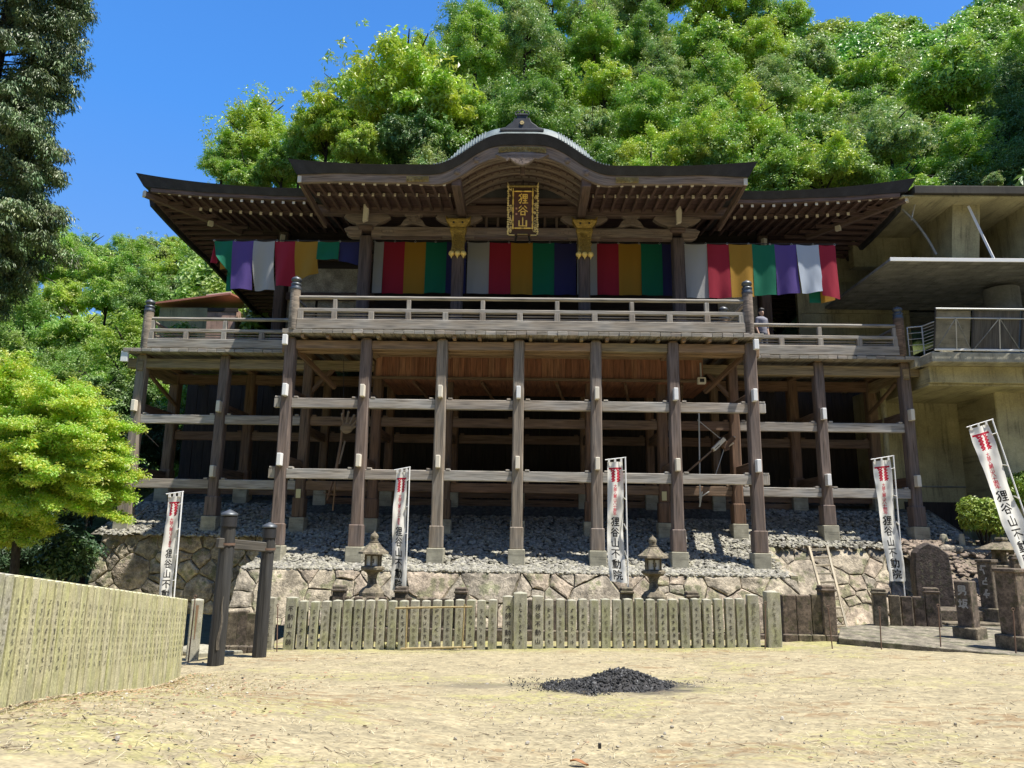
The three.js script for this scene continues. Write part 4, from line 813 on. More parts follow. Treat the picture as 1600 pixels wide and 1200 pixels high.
// ---------- carved lettering: flat ribbons a few millimetres proud of the stone ----------
const INK = M([0.06, 0.055, 0.045], { rough: 0.9 }), INKPALE = M([0.16, 0.15, 0.10], { rough: 0.9 }), INKWHITE = M([0.40, 0.38, 0.34], { rough: 0.9 });
function ribbon(list, s, w, cx, cy, z) { // strokes on a 100 square -> quads in the xy plane
  const P = [], N = [], U = [];
  for (const q of list) for (let i = 0; i + 3 < q.length; i += 2) {
    const ax = cx + (q[i] - 50) * s / 100, ay = cy + (50 - q[i + 1]) * s / 100, bx_ = cx + (q[i + 2] - 50) * s / 100, by = cy + (50 - q[i + 3]) * s / 100;
    const L = Math.hypot(bx_ - ax, by - ay) || 1, nx = -(by - ay) / L * w / 2, ny = (bx_ - ax) / L * w / 2, zz = z + i * 0.0001;
    P.push(ax + nx, ay + ny, zz, ax - nx, ay - ny, zz, bx_ - nx, by - ny, zz, ax + nx, ay + ny, zz, bx_ - nx, by - ny, zz, bx_ + nx, by + ny, zz);
    for (let k = 0; k < 6; k++) { N.push(0, 0, 1); U.push(0, 0); }
  }
  return raw(P, N, U);
}
const scribble = (r) => { // worn cutting that can no longer be read
  const out = [], n = 4 + Math.floor(r() * 4);
  for (let i = 0; i < n; i++) { const h = r() < 0.55, x = 10 + r() * 50, y = 8 + (i / n) * 84, L = 25 + r() * 35; out.push(h ? [x - 6, y, Math.min(96, x + L), y + 4 * (r() - 0.5)] : [x + 10, Math.max(2, y - L * 0.5), x + 10 + 24 * (r() - 0.5), Math.min(98, y + L * 0.5)]); }
  return out;
};
function inscription(chars, s, w, top, step, z) { return merge(chars.map((c, i) => ribbon(typeof c === 'string' ? GLYPH[c] : c, s, w, 0, top - i * step, z))); }
function slabGeo(w, h, d) { // upright slab with a low pointed top, base at y = 0
  const b = cbox(w, h, d, 0.008).translate(0, h / 2, 0), t = new THREE.CylinderGeometry(0.12, Math.SQRT1_2, 1, 4, 1).rotateY(Math.PI / 4).scale(w * 0.98, Math.min(w, d) * 0.12, d * 0.98).translate(0, h + Math.min(w, d) * 0.058, 0);
  return merge([b, metricUV(t)]);
}

const GAPSHADE = M([0.05, 0.048, 0.035], { map: grainC, rep: [0.5, 0.5], rough: 1 });  // near-black, stands for the shade in the gaps between slabs
// ---------- long fence at the left ----------
{
  const f = thing('stone_fence', 'long fence of closely set yellow-green carved stone slabs at the left edge', 'stone fence');
  const A = V(-4.95, 0, 9.78), B = V(-4.02, 0, 15.2), n = 37, ang = Math.atan2(B.x - A.x, B.z - A.z), rr = mulberry(17);
  for (let i = 0; i < n; i++) {
    const t = i / (n - 1), p = A.clone().lerp(B, t), g = groundY(p.x, p.z), top = lerp(-0.13, 0.56, t), h = top - g + 0.08;
    const o = part('slab', slabGeo(0.122, h, 0.1), i > 34 ? mat.slab[2] : mat.slabGreen[i % 3], f);
    o.position.set(p.x + 0.006 * Math.sin(i * 5), g - 0.08, p.z); o.rotation.y = ang + Math.PI / 2 + Math.PI + 0.015 * Math.sin(i * 3.1) + Math.PI;
    part('gap_shade_strip', cbox(0.03, h - 0.03, 0.05, 0).translate(0.075, (h - 0.03) / 2, 0.008), GAPSHADE, o);  // dark strip paints the shade in the gap beside each slab
    const side = new THREE.Mesh(inscription(Array.from({ length: 8 }, () => scribble(rr)), 0.062, 0.0055, h * 0.82, 0.082, 0.053), rnd() < 0.5 ? INKPALE : INK);
    side.name = 'inscription'; o.add(side);
  }
}
// ---------- front fence ----------
{
  const f = thing('stone_fence', 'pale open fence of spaced carved stone slabs along the far edge of the yard', 'stone fence');
  const Z = 6.4, rr = mulberry(23);
  const names = { 840: ['狸', '谷', '不', '動', '山'], 793: ['大', '師', '不', '動', '院'], 454: ['不', '動', '山', '大', '師'] };
  const px = [421, 454]; for (let x = 473; x < 775; x += 17.45) px.push(x);
  px.push(793, 813, 840); for (let x = 858; x < 1160; x += 17.62) px.push(x);
  px.push(1177, 1207);
  for (const q of px) {
    const wide = [421, 454, 793, 840, 1177].includes(q), tall = [813, 1207].includes(q), w = tall ? 0.26 : wide ? 0.21 : 0.165 * R(0.95, 1.03);
    const bot = at(q, 1016, Z), g = groundY(bot.x, Z), x = at(q, 980, Z).x, h = (tall ? 1.03 : wide ? 0.97 : 0.9 + R(-0.012, 0.012)) + 0.05;
    const o = part('slab', slabGeo(w, h, tall ? 0.24 : 0.15), q === 421 ? mat.plinth : pick(mat.slab), f);
    o.position.set(x, g - 0.05, Z + R(-0.015, 0.015)); o.rotation.set(R(-0.008, 0.008), R(-0.05, 0.05), R(-0.009, 0.009));
    const s = wide ? 0.115 : 0.082, k = names[q] ?? Array.from({ length: tall ? 8 : 6 }, () => scribble(rr));
    const t = new THREE.Mesh(inscription(k, s, names[q] ? 0.014 : 0.0095, h * 0.8, names[q] ? 0.155 : tall ? 0.1 : 0.118, (tall ? 0.12 : 0.075) + 0.004), names[q] ? INK : rnd() < 0.6 ? INK : INKPALE);
    t.name = 'inscription'; o.add(t);
  }
}
// a dark old fence: square posts, slats on a footing
function oldFence(label, list, z, base, opt = {}) {
  const f = thing('stone_fence', label, 'stone fence'), xs = list.map((l) => l[0]);
  for (const [x, w, h, post] of list) {
    const o = part(post ? 'post' : 'slat', merge([cbox(w, h, post ? w : w * 0.6, 0.015).translate(0, h / 2, 0), ...(post ? [cbox(w + 0.04, 0.05, w + 0.04, 0.012).translate(0, h - 0.09, 0)] : [])]), pick(mat.oldStone), f);
    o.position.set(x, base, z + (post ? 0.02 : 0)); o.rotation.y = opt.turn ?? R(-0.03, 0.03);
  }
  const n = 4, a = Math.min(...xs) - 0.16, b = Math.max(...xs) + 0.16;
  for (let i = 0; i < n; i++) part('footing', bx(lerp(a, b, i / n) + 0.004, lerp(a, b, (i + 1) / n) - 0.004, base - (opt.deep ?? 0.28), base + 0.02, z - 0.17, z + 0.17, 0.015), pick(mat.oldStone), f);
  if (opt.cap) part('top_slab', bx(a, b, opt.cap, opt.cap + 0.07, z - 0.1, z + 0.1, 0.012), mat.oldStone[2], f);
  return f;
}
{
  const Z = 5.3, X = (p) => at(p, 960, Z).x, l = [];
  for (let p = 520; p < 1205; p += 19.4) l.push([X(p), 0.17, 0.62]);
  for (const p of [529, 626, 720, 979, 1081]) l.push([X(p), 0.25, p === 979 ? 0.9 : 0.84, 1]);
  oldFence('dark weathered stone fence standing close behind the pale slab fence', l, Z, -1.05);
  const Z2_ = 5.6, Y = (p) => at(p, 960, Z2_).x;
  oldFence('short dark fence of three slats ending beside the wooden ladder', [[Y(1232), 0.28, 0.78], [Y(1254), 0.3, 0.78], [Y(1277), 0.26, 0.8], [Y(1292), 0.27, 0.98, 1]], Z2_, -1.0);
  const Z3_ = 6.9, W_ = (p) => at(p, 985, Z3_).x;
  oldFence('low brown panelled stone fence between the two black gate posts', [[W_(364), 0.2, 0.62], [W_(379), 0.2, 0.64], [W_(394), 0.2, 0.6]], Z3_, -1.22, { deep: 1.2 });
  const ka = onGround(277, 1030), kb = onGround(388, 1023), kk = thing('concrete_kerb', 'pale concrete kerb on the ground behind the black gate posts', 'kerb');
  part('kerb', bar(ka.clone().add(V(0, -0.05, -0.35)), kb.clone().add(V(0, -0.05, -0.35)), 0.18, 0.2, 0.015), mat.plinth, kk);
  const Zr = 3.9, Q = (p) => at(p, 950, Zr).x;
  oldFence('dark stone fence of four slats between two capped posts, right of the ladder', [[Q(1374), 0.29, 1.24, 1], [Q(1398), 0.23, 1.1], [Q(1417), 0.23, 1.08], [Q(1436), 0.23, 1.08], [Q(1456), 0.29, 1.28, 1]], Zr, -1.42, { turn: -0.35 });
}
{ // slab laid beside the front fence, low bamboo frame
  const b = thing('bamboo_frame', 'low yellow bamboo frame leaning along the front of the slab fence', 'bamboo frame');
  const Z = 6.62, p = (x, y) => at(x, y, Z);
  part('top_pole', rod(p(618, 950), p(738, 948), 0.02, 0.017), mat.bamboo, b); part('bottom_pole', rod(p(626, 1013.5), p(738, 1011), 0.02, 0.018), mat.bamboo, b);
  part('upright', rod(p(636, 946), p(634, 1014), 0.016), mat.bamboo, b); part('upright', rod(p(726, 944), p(722, 1012), 0.016), mat.bamboo, b);
}

// ---------- iron stakes ----------
[['thin iron stake leaning in front of the lone stone post', 305, 934, 294, 1034], ['thin iron stake beside the wide slab at the left end of the slab fence', 434, 948, 433, 1019], ['thin iron stake just left of the tall slab at the right end', 1196, 944, 1195, 1014], ['thin iron stake in front of the fence post beside the ladder', 1294, 950, 1301, 1015], ['thin iron stake before the corner of the right dark fence', 1374, 952, 1377, 1016], ['thin iron stake between the right dark fence and the inscribed pillar', 1466, 948, 1470, 1017], ['thin iron stake at the right edge in front of the last pillar', 1583, 954, 1587, 1023]].forEach(([label, x0, y0, x1, y1]) => {
  const g = onGround(x1, y1), t = thing('iron_stake', label, 'stake', g.toArray(), 0, 'thin iron stakes along the edge of the yard'), top = at(x0, y0, g.z).sub(g);
  part('shaft', rod(V(0, -0.1, 0), top, 0.012, 0.011, 8), mat.rust, t);
  part('eyelet', new THREE.TorusGeometry(0.025, 0.006, 6, 12).translate(top.x, top.y + 0.02, top.z), mat.rust, t);
});

// ---------- lone post and the black gate ----------
{
  const g = onGround(300, 1030), p = thing('stone_post', 'lone square stone post with a rust streak, right of the left fence', 'stone post', g.toArray(), 0.45);
  part('shaft', slabGeo(0.2, 1.1, 0.2).translate(0, -0.1, 0), mat.slab[2], p);
  part('rust_streak', sheet(1, 12, (u, v) => V(lerp(-0.016, 0.016, u) * (0.5 + v), lerp(0.35, 0.92, v), 0.104 + 0.001 * u)), M([0.22, 0.14, 0.08], { rough: 0.9 }), p);
  const k = onGround(290, 1024);
  const s = thing('concrete_block', 'low worn concrete block at the foot of the lone stone post', 'block', [k.x, k.y, k.z - 0.5]);
  part('block', metricUV(new THREE.DodecahedronGeometry(0.3, 1).scale(1.3, 0.4, 0.9)), mat.plinth, s);
}
{
  const a = onGround(337, 1039), b = onGround(405, 1027);
  const t = thing('log_gate', 'gate of two charred round logs with metal caps and a lashed crossbar', 'gate', [0, 0, 0]);
  const logs = [[a, 2.52, 0.124], [b, 2.36, 0.115]];
  logs.forEach(([p, h, r], k) => {
    const rr = mulberry(60 + k);
    const o = part('post', swapUV(sheet(28, 40, (u, v) => { const an = u * Math.PI * 2, q = r * (1 + 0.16 * (fbmW(Math.cos(an) * 1.5 + k * 9, v * 3 + Math.sin(an) * 1.5, 3, 7) - 0.5) + 0.05 * Math.cos(an * 7 + v * 3)) * lerp(1.04, 0.94, v); return V(p.x + Math.cos(an) * q, p.y - 0.1 + v * h, p.z - Math.sin(an) * q); }, 0.8, 2.4)), mat.log, t);
    part('post_cap', lathe([[0.001, 0.09], [0.02, 0.085], [r + 0.018, 0.025], [r + 0.018, -0.02], [r, -0.02]], 12).translate(p.x, p.y - 0.08 + h, p.z), mat.capMetal, o);
    part('cap_band', lathe([[r + 0.012, 0], [r + 0.012, 0.16]], 18).translate(p.x, p.y + h - 0.28, p.z), mat.black, o);
    if (k === 0) part('bare_wood', sheet(4, 16, (u, v) => { const an = -0.9 - u * 0.4 * (1 - 0.75 * v) - 0.12 * Math.sin(v * 9); return V(p.x + Math.cos(an) * (r * 1.1), p.y + lerp(0.25, 1.1, v), p.z - Math.sin(an) * r * 1.1); }, 0.8, 0.1), wood([0.26, 0.22, 0.17]), o, 'strip where the charred face has split away');
  });
  const ya = at(345, 848, a.z).y, yb = at(412, 856, b.z).y;
  const d = b.clone().sub(a).setY(0).normalize();
  part('crossbar', bar(V(a.x, ya, a.z).addScaledVector(d, -0.22), V(b.x, yb, b.z).addScaledVector(d, 0.16), 0.09, 0.17, 0.015), wood([0.17, 0.155, 0.13]), t);
  for (const [p, y] of [[a, ya], [b, yb]]) part('lashing', lathe([[0.136, -0.02], [0.138, 0.02]], 16).translate(p.x, y - 0.02, p.z), mat.rust, t);
}

// ---------- stone lanterns ----------
function lantern(label, pos, s, group) {
  const t = thing('stone_lantern', label, 'stone lantern', pos, 0.5, group);
  const hex = (pts) => metricUV(lathe(pts, 6));
  part('base', [hex([[0.001, -0.7], [0.42, -0.7], [0.42, -0.05], [0.34, 0.0], [0.001, 0.0]]), hex([[0.001, 0], [0.3, 0], [0.3, 0.1], [0.22, 0.2], [0.13, 0.24], [0.001, 0.24]])], mat.lantern, t);
  part('shaft', lathe([[0.14, 0.2], [0.115, 0.3], [0.1, 0.4], [0.12, 0.5], [0.17, 0.58]], 18), mat.lantern, t);
  part('platform', hex([[0.001, 0.56], [0.17, 0.56], [0.29, 0.63], [0.29, 0.68], [0.24, 0.7], [0.001, 0.7]]), mat.lantern, t);
  const box = part('light_box', [0, 1, 2, 3, 4, 5].map((i) => cbox(0.045, 0.27, 0.045, 0.006).translate(0.185, 0.835, 0).rotateY(i * Math.PI / 3 + Math.PI / 6 * 0)).concat([hex([[0.001, 0.69], [0.19, 0.69], [0.19, 0.72], [0.001, 0.72]]), hex([[0.001, 0.94], [0.19, 0.94], [0.19, 0.98], [0.001, 0.98]])]), mat.lantern, t);
  part('paper_panel', new THREE.CylinderGeometry(0.16, 0.16, 0.24, 6, 1, true).rotateY(Math.PI / 6 * 0).translate(0, 0.835, 0), mat.cloth, box);
  part('roof', [metricUV(lathe([[0.001, 0.97], [0.2, 0.97], [0.37, 0.985], [0.36, 1.03], [0.26, 1.1], [0.17, 1.19], [0.14, 1.24], [0.001, 1.25]], 6))], mat.lantern, t);
  part('finial', lathe([[0.09, 1.24], [0.11, 1.27], [0.075, 1.3], [0.095, 1.35], [0.1, 1.4], [0.07, 1.45], [0.02, 1.49], [0.001, 1.53]], 16), mat.lantern, t);
  t.scale.setScalar(s); return t;
}
{
  const a = at(580, 936, 4.7), b = at(1022, 940, 4.7);
  const l1 = lantern('stone lantern with a paper window beside the banner, left of the middle', [a.x, a.y + 0.05, a.z], 0.93, 'pair of stone lanterns behind the slab fence');
  const l2 = lantern('stone lantern with a paper window in the right half, before the pebble slope', [b.x, b.y + 0.02, b.z], 0.92, 'pair of stone lanterns behind the slab fence');
  for (const l of [l1, l2]) part('window_mark', ribbon([[20, 30, 80, 20, 80, 80, 25, 75], [30, 55, 70, 45]], 0.13, 0.02, 0, 0.83, 0.142).rotateY(-0.5 + 0.02), INK, l.children[3]);
}

// ---------- white banners ----------
{
  const c = document.createElement('canvas'); c.width = 220; c.height = 1500; const x = c.getContext('2d');
  x.fillStyle = '#f2f0ea'; x.fillRect(0, 0, 220, 1500);
  x.strokeStyle = '#c01838'; x.fillStyle = '#c01838'; x.fillRect(18, 74, 184, 22);
  x.lineCap = 'round'; x.lineJoin = 'round';
  for (const k of [75, 150]) { x.lineWidth = 17; x.beginPath(); x.moveTo(k - 22, 100); for (let i = 0; i < 4; i++) { x.lineTo(k + 22, 128 + i * 36); x.lineTo(k - 14, 146 + i * 36); } x.stroke(); x.lineWidth = 11; x.beginPath(); x.moveTo(k + 22, 100); for (let i = 0; i < 4; i++) { x.lineTo(k - 20, 120 + i * 36); x.lineTo(k + 14, 150 + i * 36); } x.stroke(); }
  x.strokeStyle = '#c8283f'; [...'大師入開山八十周年'].forEach((g, i) => strokes(x, g, 78, 288 + i * 43, 50, 6));
  x.strokeStyle = '#141414'; [...'狸谷山不動院'].forEach((g, i) => strokes(x, g, 48, 700 + i * 131, 116, 13.5));
  const t = new THREE.CanvasTexture(c); t.colorSpace = THREE.SRGBColorSpace; t.magFilter = THREE.LinearFilter;
  const m = new THREE.MeshPhysicalMaterial({ map: t, roughness: 0.95, side: THREE.DoubleSide, transmission: 0.12, color: new THREE.Color(0.86, 0.86, 0.84) });
  function banner(label, z, tl, tr, bl, br, p0, p1, zb = z, wave = 1) {
    const o = thing('banner', label, 'banner', [0, 0, 0], 0, 'white lettered banners on poles');
    const q = (p, d) => at(p[0], p[1], d), A = q(tl, z), B = q(tr, z), C = q(bl, zb), D = q(br, zb), sd = rnd() * 30;
    part('cloth', sheet(10, 60, (u, v) => {
      const t0 = A.clone().lerp(B, u), t1 = C.clone().lerp(D, u), p = t1.lerp(t0, v), k = 1 - v;
      p.z += wave * (0.09 * Math.sin(k * 5 + sd) * u * k + 0.1 * (fbmW(u * 2 + sd, k * 5, 3, 4) - 0.5) + 0.03 * Math.sin(u * 9 + k * 11 + sd)) ;
      p.x += wave * 0.05 * Math.sin(k * 4.2 + sd) * k;
      return p;
    }), m, o);
    const P0 = q(p0, z), P1 = q(p1, zb), dir = P1.clone().sub(P0).normalize(), foot = P0.clone().addScaledVector(dir, (P0.y + 1.35) / -dir.y);
    part('pole', rod(P0.clone().addScaledVector(dir, -0.06), foot, 0.017, 0.014, 8), mat.white, o);
    part('crossbar', rod(A.clone().add(V(-0.05, 0.05, 0)), P0.clone().add(V(0.02, 0.05, 0)), 0.011, 0.011, 8), mat.white, o);
    const tabs = []; for (let i = 0; i < 3; i++) { const k = A.clone().lerp(B, 0.1 + i * 0.4); tabs.push(cbox(0.05, 0.09, 0.02, 0.004).translate(k.x, k.y + 0.03, k.z)); }
    part('top_loop', tabs, mat.cloth, o);
    const L = foot.distanceTo(P0), Lc = P1.distanceTo(P0);
    for (let i = 0; i < 5; i++) { const v = 0.08 + i * 0.22, e = B.clone().lerp(D, v), k = P0.clone().addScaledVector(dir, Lc * v); part('side_loop', bar(e.add(V(-0.02, 0, 0.01)), k, 0.045, 0.012, 0.003), mat.cloth, o); }
    return o;
  }
  banner('white banner leaning behind the left fence, in front of the shaded wall', 6.6, [263, 776], [282, 775], [246, 955], [268, 955], [285, 772], [270, 955], 6.6, 0.7);
  banner('white banner standing beside the left stone lantern', 4.5, [619, 738], [637, 737], [607, 922], [631, 926], [640, 733], [633, 930]);
  banner('white banner standing alone before the middle of the stage', 4.5, [949, 722], [973, 721], [952, 908], [979, 911], [977, 718], [982, 935]);
  banner('white banner standing before the tall sunlit wall, above the right dark fence', 2.4, [1364, 721], [1391, 718], [1387, 908], [1411, 908], [1396, 715], [1413, 922]);
  banner('strongly tilted white banner at the right edge, in front of the shrub', 4.2, [1514, 671], [1544, 662], [1592, 890], [1626, 886], [1551, 658], [1634, 900], 4.6);
}

// ---------- charcoal heap ----------
{
  const h = thing('charcoal_heap', 'black heap of charcoal and ash left by a fire on the sand', 'charcoal heap', [PILE.x, groundY(PILE.x, PILE.z), PILE.z]);
  const hh = (x, z) => { const e = Math.hypot(x / 1.06, z / 0.62), n = fbmW(x * 3 + 4, z * 3, 3, 6) - 0.5; return 0.125 * ss(1.0, 0.05, e * 1.35 + 0.2 * n) + 0.09 * Math.max(0, 1 - e) + 0.06 * n * Math.max(0, 1 - e) - 0.05 * e * e; };
  part('ash_mound', sheet(70, 50, (u, v) => { const x = lerp(-1.2, 1.2, u), z = lerp(0.7, -0.7, v); return V(x, hh(x, z), z); }), M([0.05, 0.048, 0.048], { rough: 1, bump: rockB, rep: [0.3, 0.3], bs: 0.05 }), h);
  const g = metricUV(new THREE.DodecahedronGeometry(1, 0)), N = 3400, im = new THREE.InstancedMesh(g, M([1, 1, 1], { rough: 0.75 }), N), o = new THREE.Object3D(), c = new THREE.Color();
  im.name = 'charcoal_lumps'; im.userData.kind = 'stuff'; im.castShadow = im.receiveShadow = true;
  for (let i = 0; i < N; i++) {
    const a = R(0, 6.283); let e = Math.sqrt(rnd()) * 1.0, x = Math.cos(a) * e * 1.1, z = Math.sin(a) * e * 0.62;
    if (i > 2700) { x = R(-1.5, 1.5); z = R(-0.5, 0.4); e = 1.2; }
    const s = (e > 0.95 ? R(0.003, 0.008) : lerp(R(0.008, 0.026), R(0.006, 0.014), e));
    o.position.set(x, e > 1.1 ? 0.012 : Math.max(0.0, hh(x, z)) + s * 0.3, z); o.rotation.set(R(0, 6), R(0, 6), R(0, 6)); o.scale.set(s * R(1, 2.4), s, s * R(0.8, 1.3)); o.updateMatrix(); im.setMatrixAt(i, o.matrix);
    const l = rnd() < 0.1 ? R(0.08, 0.16) : R(0.008, 0.04); im.setColorAt(i, c.setRGB(l, l, l));
  }
  h.add(im);
}

// ---------- litter, pebbles and grass on the sand ----------
{
  const o = new THREE.Object3D(), c = new THREE.Color();
  const scatter = (name, g, N, m, f) => { const im = new THREE.InstancedMesh(g, m, N); im.name = name; im.userData.kind = 'stuff'; im.castShadow = im.receiveShadow = true; for (let i = 0; i < N; i++) { f(i); o.updateMatrix(); im.setMatrixAt(i, o.matrix); im.setColorAt(i, c); } scene.add(im); };
  const spot = () => { const z = 6.2 + 9.8 * Math.pow(rnd(), 0.9), w = 0.78 * (21.6 - z); return [clamp(R(-w, w) + 0.2, -4.9 + (z - 9.8) * 0.16 + 0.1 - (z < 9.8 ? 3 : 0), 11), z]; };
  scatter('gravel_crumbs', metricUV(new THREE.DodecahedronGeometry(1, 0)), 2400, M([1, 1, 1], { rough: 1 }), () => { const [x, z] = spot(), s = rnd() < 0.97 ? R(0.003, 0.009) : R(0.01, 0.022); o.position.set(x, groundY(x, z) + s * 0.5, z); o.rotation.set(R(0, 6), R(0, 6), 0); o.scale.set(s * R(1, 1.6), s * 0.7, s); const l = R(0.16, 0.5); c.setRGB(l, l * 0.92, l * 0.78); });
  scatter('leaf_litter', sheet(2, 2, (u, v) => V((u - 0.5) * (1 - Math.abs(v - 0.5)), 0.12 * Math.abs(u - 0.5), (v - 0.5) * 1.8)), 1500, M([1, 1, 1], { rough: 1 }), () => {
    let [x, z] = spot(); if (rnd() < 0.6) { z = R(9.5, 15.4); x = -4.75 + (z - 9.8) * 0.17 + Math.pow(rnd(), 2) * 2.2; }
    const s = R(0.008, 0.026); o.position.set(x, groundY(x, z) + R(0.006, 0.02), z); o.rotation.set(R(-0.5, 0.5), R(0, 6), R(-0.5, 0.5)); o.scale.setScalar(s); const l = R(0.12, 0.4); c.setRGB(l, l * R(0.6, 0.75), l * 0.38);
  });
  scatter('fallen_twigs', new THREE.CylinderGeometry(0.5, 1, 1, 5, 1).rotateZ(Math.PI / 2), 700, M([1, 1, 1], { rough: 1 }), () => { const [x, z] = spot(), s = R(0.002, 0.0045); o.position.set(x, groundY(x, z) + 0.008, z); o.rotation.set(0, R(0, 6), R(-0.1, 0.1)); o.scale.set(R(0.04, 0.2), s, s); const l = R(0.1, 0.3); c.setRGB(l, l * 0.75, l * 0.5); });
  scatter('dry_straw', sheet(1, 2, (u, v) => V(v - 0.5, 0.08 * v * (1 - v), (u - 0.5) * 0.06)), 15000, M([1, 1, 1], { rough: 1 }), () => { const [x, z] = spot(), s = R(0.03, 0.1); o.position.set(x, groundY(x, z) + R(0.004, 0.014), z); o.rotation.set(R(-0.3, 0.3), R(0, 6), R(-0.12, 0.12)); o.scale.set(s, s, R(0.04, 0.08)); const d = rnd(), l = d < 0.35 ? R(0.1, 0.25) : R(0.32, 0.62); c.setRGB(l, l * (d < 0.35 ? 0.72 : 0.87), l * (d < 0.35 ? 0.42 : 0.58)); });
  // grass: little fans of blades, thick along the fences and in patches
  const blade = []; for (let i = 0; i < 7; i++) { const a = i * 2.4, h = 0.7 + 0.3 * Math.sin(i * 7), l = 0.35 + 0.3 * Math.sin(i * 3.3); blade.push(raw([-0.03, 0, 0, 0.03, 0, 0, l * 0.5, h * 0.7, 0, 0.03, 0, 0, l, h, 0, l * 0.5, h * 0.7, 0], new Array(18).fill(0).map((_, k) => (k % 3 === 2 ? 1 : 0)), new Array(12).fill(0)).rotateY(a)); }
  const tuft = merge(blade); tuft.computeVertexNormals();
  scatter('grass_tufts', tuft, 6500, M([1, 1, 1], { rough: 0.9, transmission: 0.3 }), (i) => {
    let x, z, s = R(0.01, 0.026), t = rnd();
    if (t < 0.3) { z = R(9.6, 15.4); x = -4.78 + (z - 9.8) * 0.17 + Math.pow(rnd(), 2.5) * 1.6; } else if (t < 0.52) { z = 6.5 + Math.pow(rnd(), 2) * 1.5; x = R(-4.8, 5.6); s *= 0.8; } else { for (let k = 0; k < 12; k++) { [x, z] = spot(); if (fbmW(x * 0.55 + 9, z * 1.1, 4, 75) > 0.55) break; } s *= 0.65; }
    if (i < 300) { z = R(2, 4.6); x = R(7.2, 10); s *= 1.6; }
    if (i > 6470) { const q = i % 2 ? onGround(615, 1013) : onGround(612, 1012); x = q.x + R(-0.15, 0.15); z = q.z + R(-0.05, 0.1); s = R(0.06, 0.12); }
    o.position.set(x, groundY(x, z) - 0.004, z); o.rotation.set(R(-0.3, 0.3), R(0, 6), R(-0.3, 0.3)); o.scale.set(s * 1.2, s, s * 1.2); const y = rnd(); c.setRGB(lerp(0.32, 0.55, y), lerp(0.36, 0.47, y), lerp(0.10, 0.22, y));
  });
  const w = onGround(937, 1170), b = thing('dark_chip', 'small dark wood chip standing on the sand near the front', 'wood chip', [w.x, groundY(w.x, w.z), w.z]); part('chip', cbox(0.03, 0.05, 0.012, 0.004).translate(0, 0.025, 0), mat.black, b);
  const e = onGround(905, 1199 - 4), d = thing('dry_leaf', 'curled brown dry leaf lying at the front of the sand', 'leaf', [e.x, groundY(e.x, e.z) + 0.012, e.z], 1.2); part('blade', sheet(6, 8, (u, v) => V((u - 0.5) * 0.06 * Math.sin(v * 3.1), 0.03 * Math.abs(u - 0.5) + 0.012 * Math.sin(v * 5), (v - 0.5) * 0.16)), M([0.3, 0.14, 0.06]), d);
}

// ---------- right-hand memorials ----------
function pillarStone(label, foot, w, h, turn, chars, extra = {}) {
  const t = thing('stone_pillar', label, 'stone pillar', foot.toArray(), turn);
  part('shaft', merge([cbox(w, h, w, 0.02).translate(0, 0.26 + h / 2, 0), ...(extra.cap ? [cbox(w + 0.05, 0.07, w + 0.05, 0.012).translate(0, 0.24 + h, 0)] : [])]), mat.oldStone[extra.k ?? 0], t);
  part('pedestal', cbox(w + 0.16, 0.34, w + 0.16, 0.02).translate(0, 0.12, 0), mat.oldStone[2], t);
  if (chars) part('inscription', inscription(chars, w * 0.66, 0.028, 0.26 + h * 0.8, w * 0.85, w / 2 + 0.004).rotateY(-Math.PI / 2), INKWHITE, t);
  return t;
}
{
  const a = onGround(1517, 1003); pillarStone('square stone pillar carved with two large characters, on the paved corner', a, 0.3, 0.92, 0.62, ['男', '坂']);
  const b = at(1551, 966, 3.2); pillarStone('taller dark stone pillar on the upper step behind the inscribed one', b.clone().setY(b.y - 0.05), 0.32, 1.12, 0.62, Array.from({ length: 3 }, ((q) => () => scribble(q))(mulberry(66))), { cap: 1, k: 1 });
  const c = onGround(1592, 1018); pillarStone('thick brown stone pillar with a flat cap at the right edge', c, 0.36, 1.18, 0.5, null, { cap: 1, k: 0 });
  // paved corner
  const P = [onGround(1312, 1007), onGround(1602, 1026), onGround(1602, 1026).add(V(3, 0, -1)), onGround(1602, 1026).add(V(3, 0, -7)), onGround(1322, 1003).add(V(0.5, 0, -1.4))];
  const s = new THREE.Shape(P.map((p) => new THREE.Vector2(p.x, -p.z)));
  const g = new THREE.ExtrudeGeometry(s, { depth: 0.16, bevelEnabled: true, bevelSize: 0.012, bevelThickness: 0.012, bevelSegments: 1 }).rotateX(-Math.PI / 2).translate(0, groundY(9, 5) - 0.1, 0);
  struct('pavement', metricUV(g), M([0.36, 0.335, 0.28], { map: rockC, rep: [1.3, 1.3], bump: grainB, bs: 0.004, rough: 0.95 }));
  const st = thing('stone_steps', 'two low dark stone steps behind the inscribed pillar', 'steps');
  const q = at(1570, 990, 3.6);
  part('tread', bx(q.x - 1.35, q.x + 3, -1.2, -0.92, 1.5, 3.7, 0.02), mat.oldStone[2], st); part('tread', bx(q.x - 1.3, q.x + 3, -0.92, -0.68, 1.2, 3.3, 0.02), mat.oldStone[1], st);
  const f = oldFence('dark upper fence of thin slats at the right edge, below the tilted banner', [1566, 1577, 1590, 1602, 1614].map((p, i) => [at(p, 930, 2.9).x, i === 1 ? 0.16 : 0.15, i === 2 ? 1.2 : 0.95, i === 2 ? 1 : 0]), 2.9, -0.6);
}
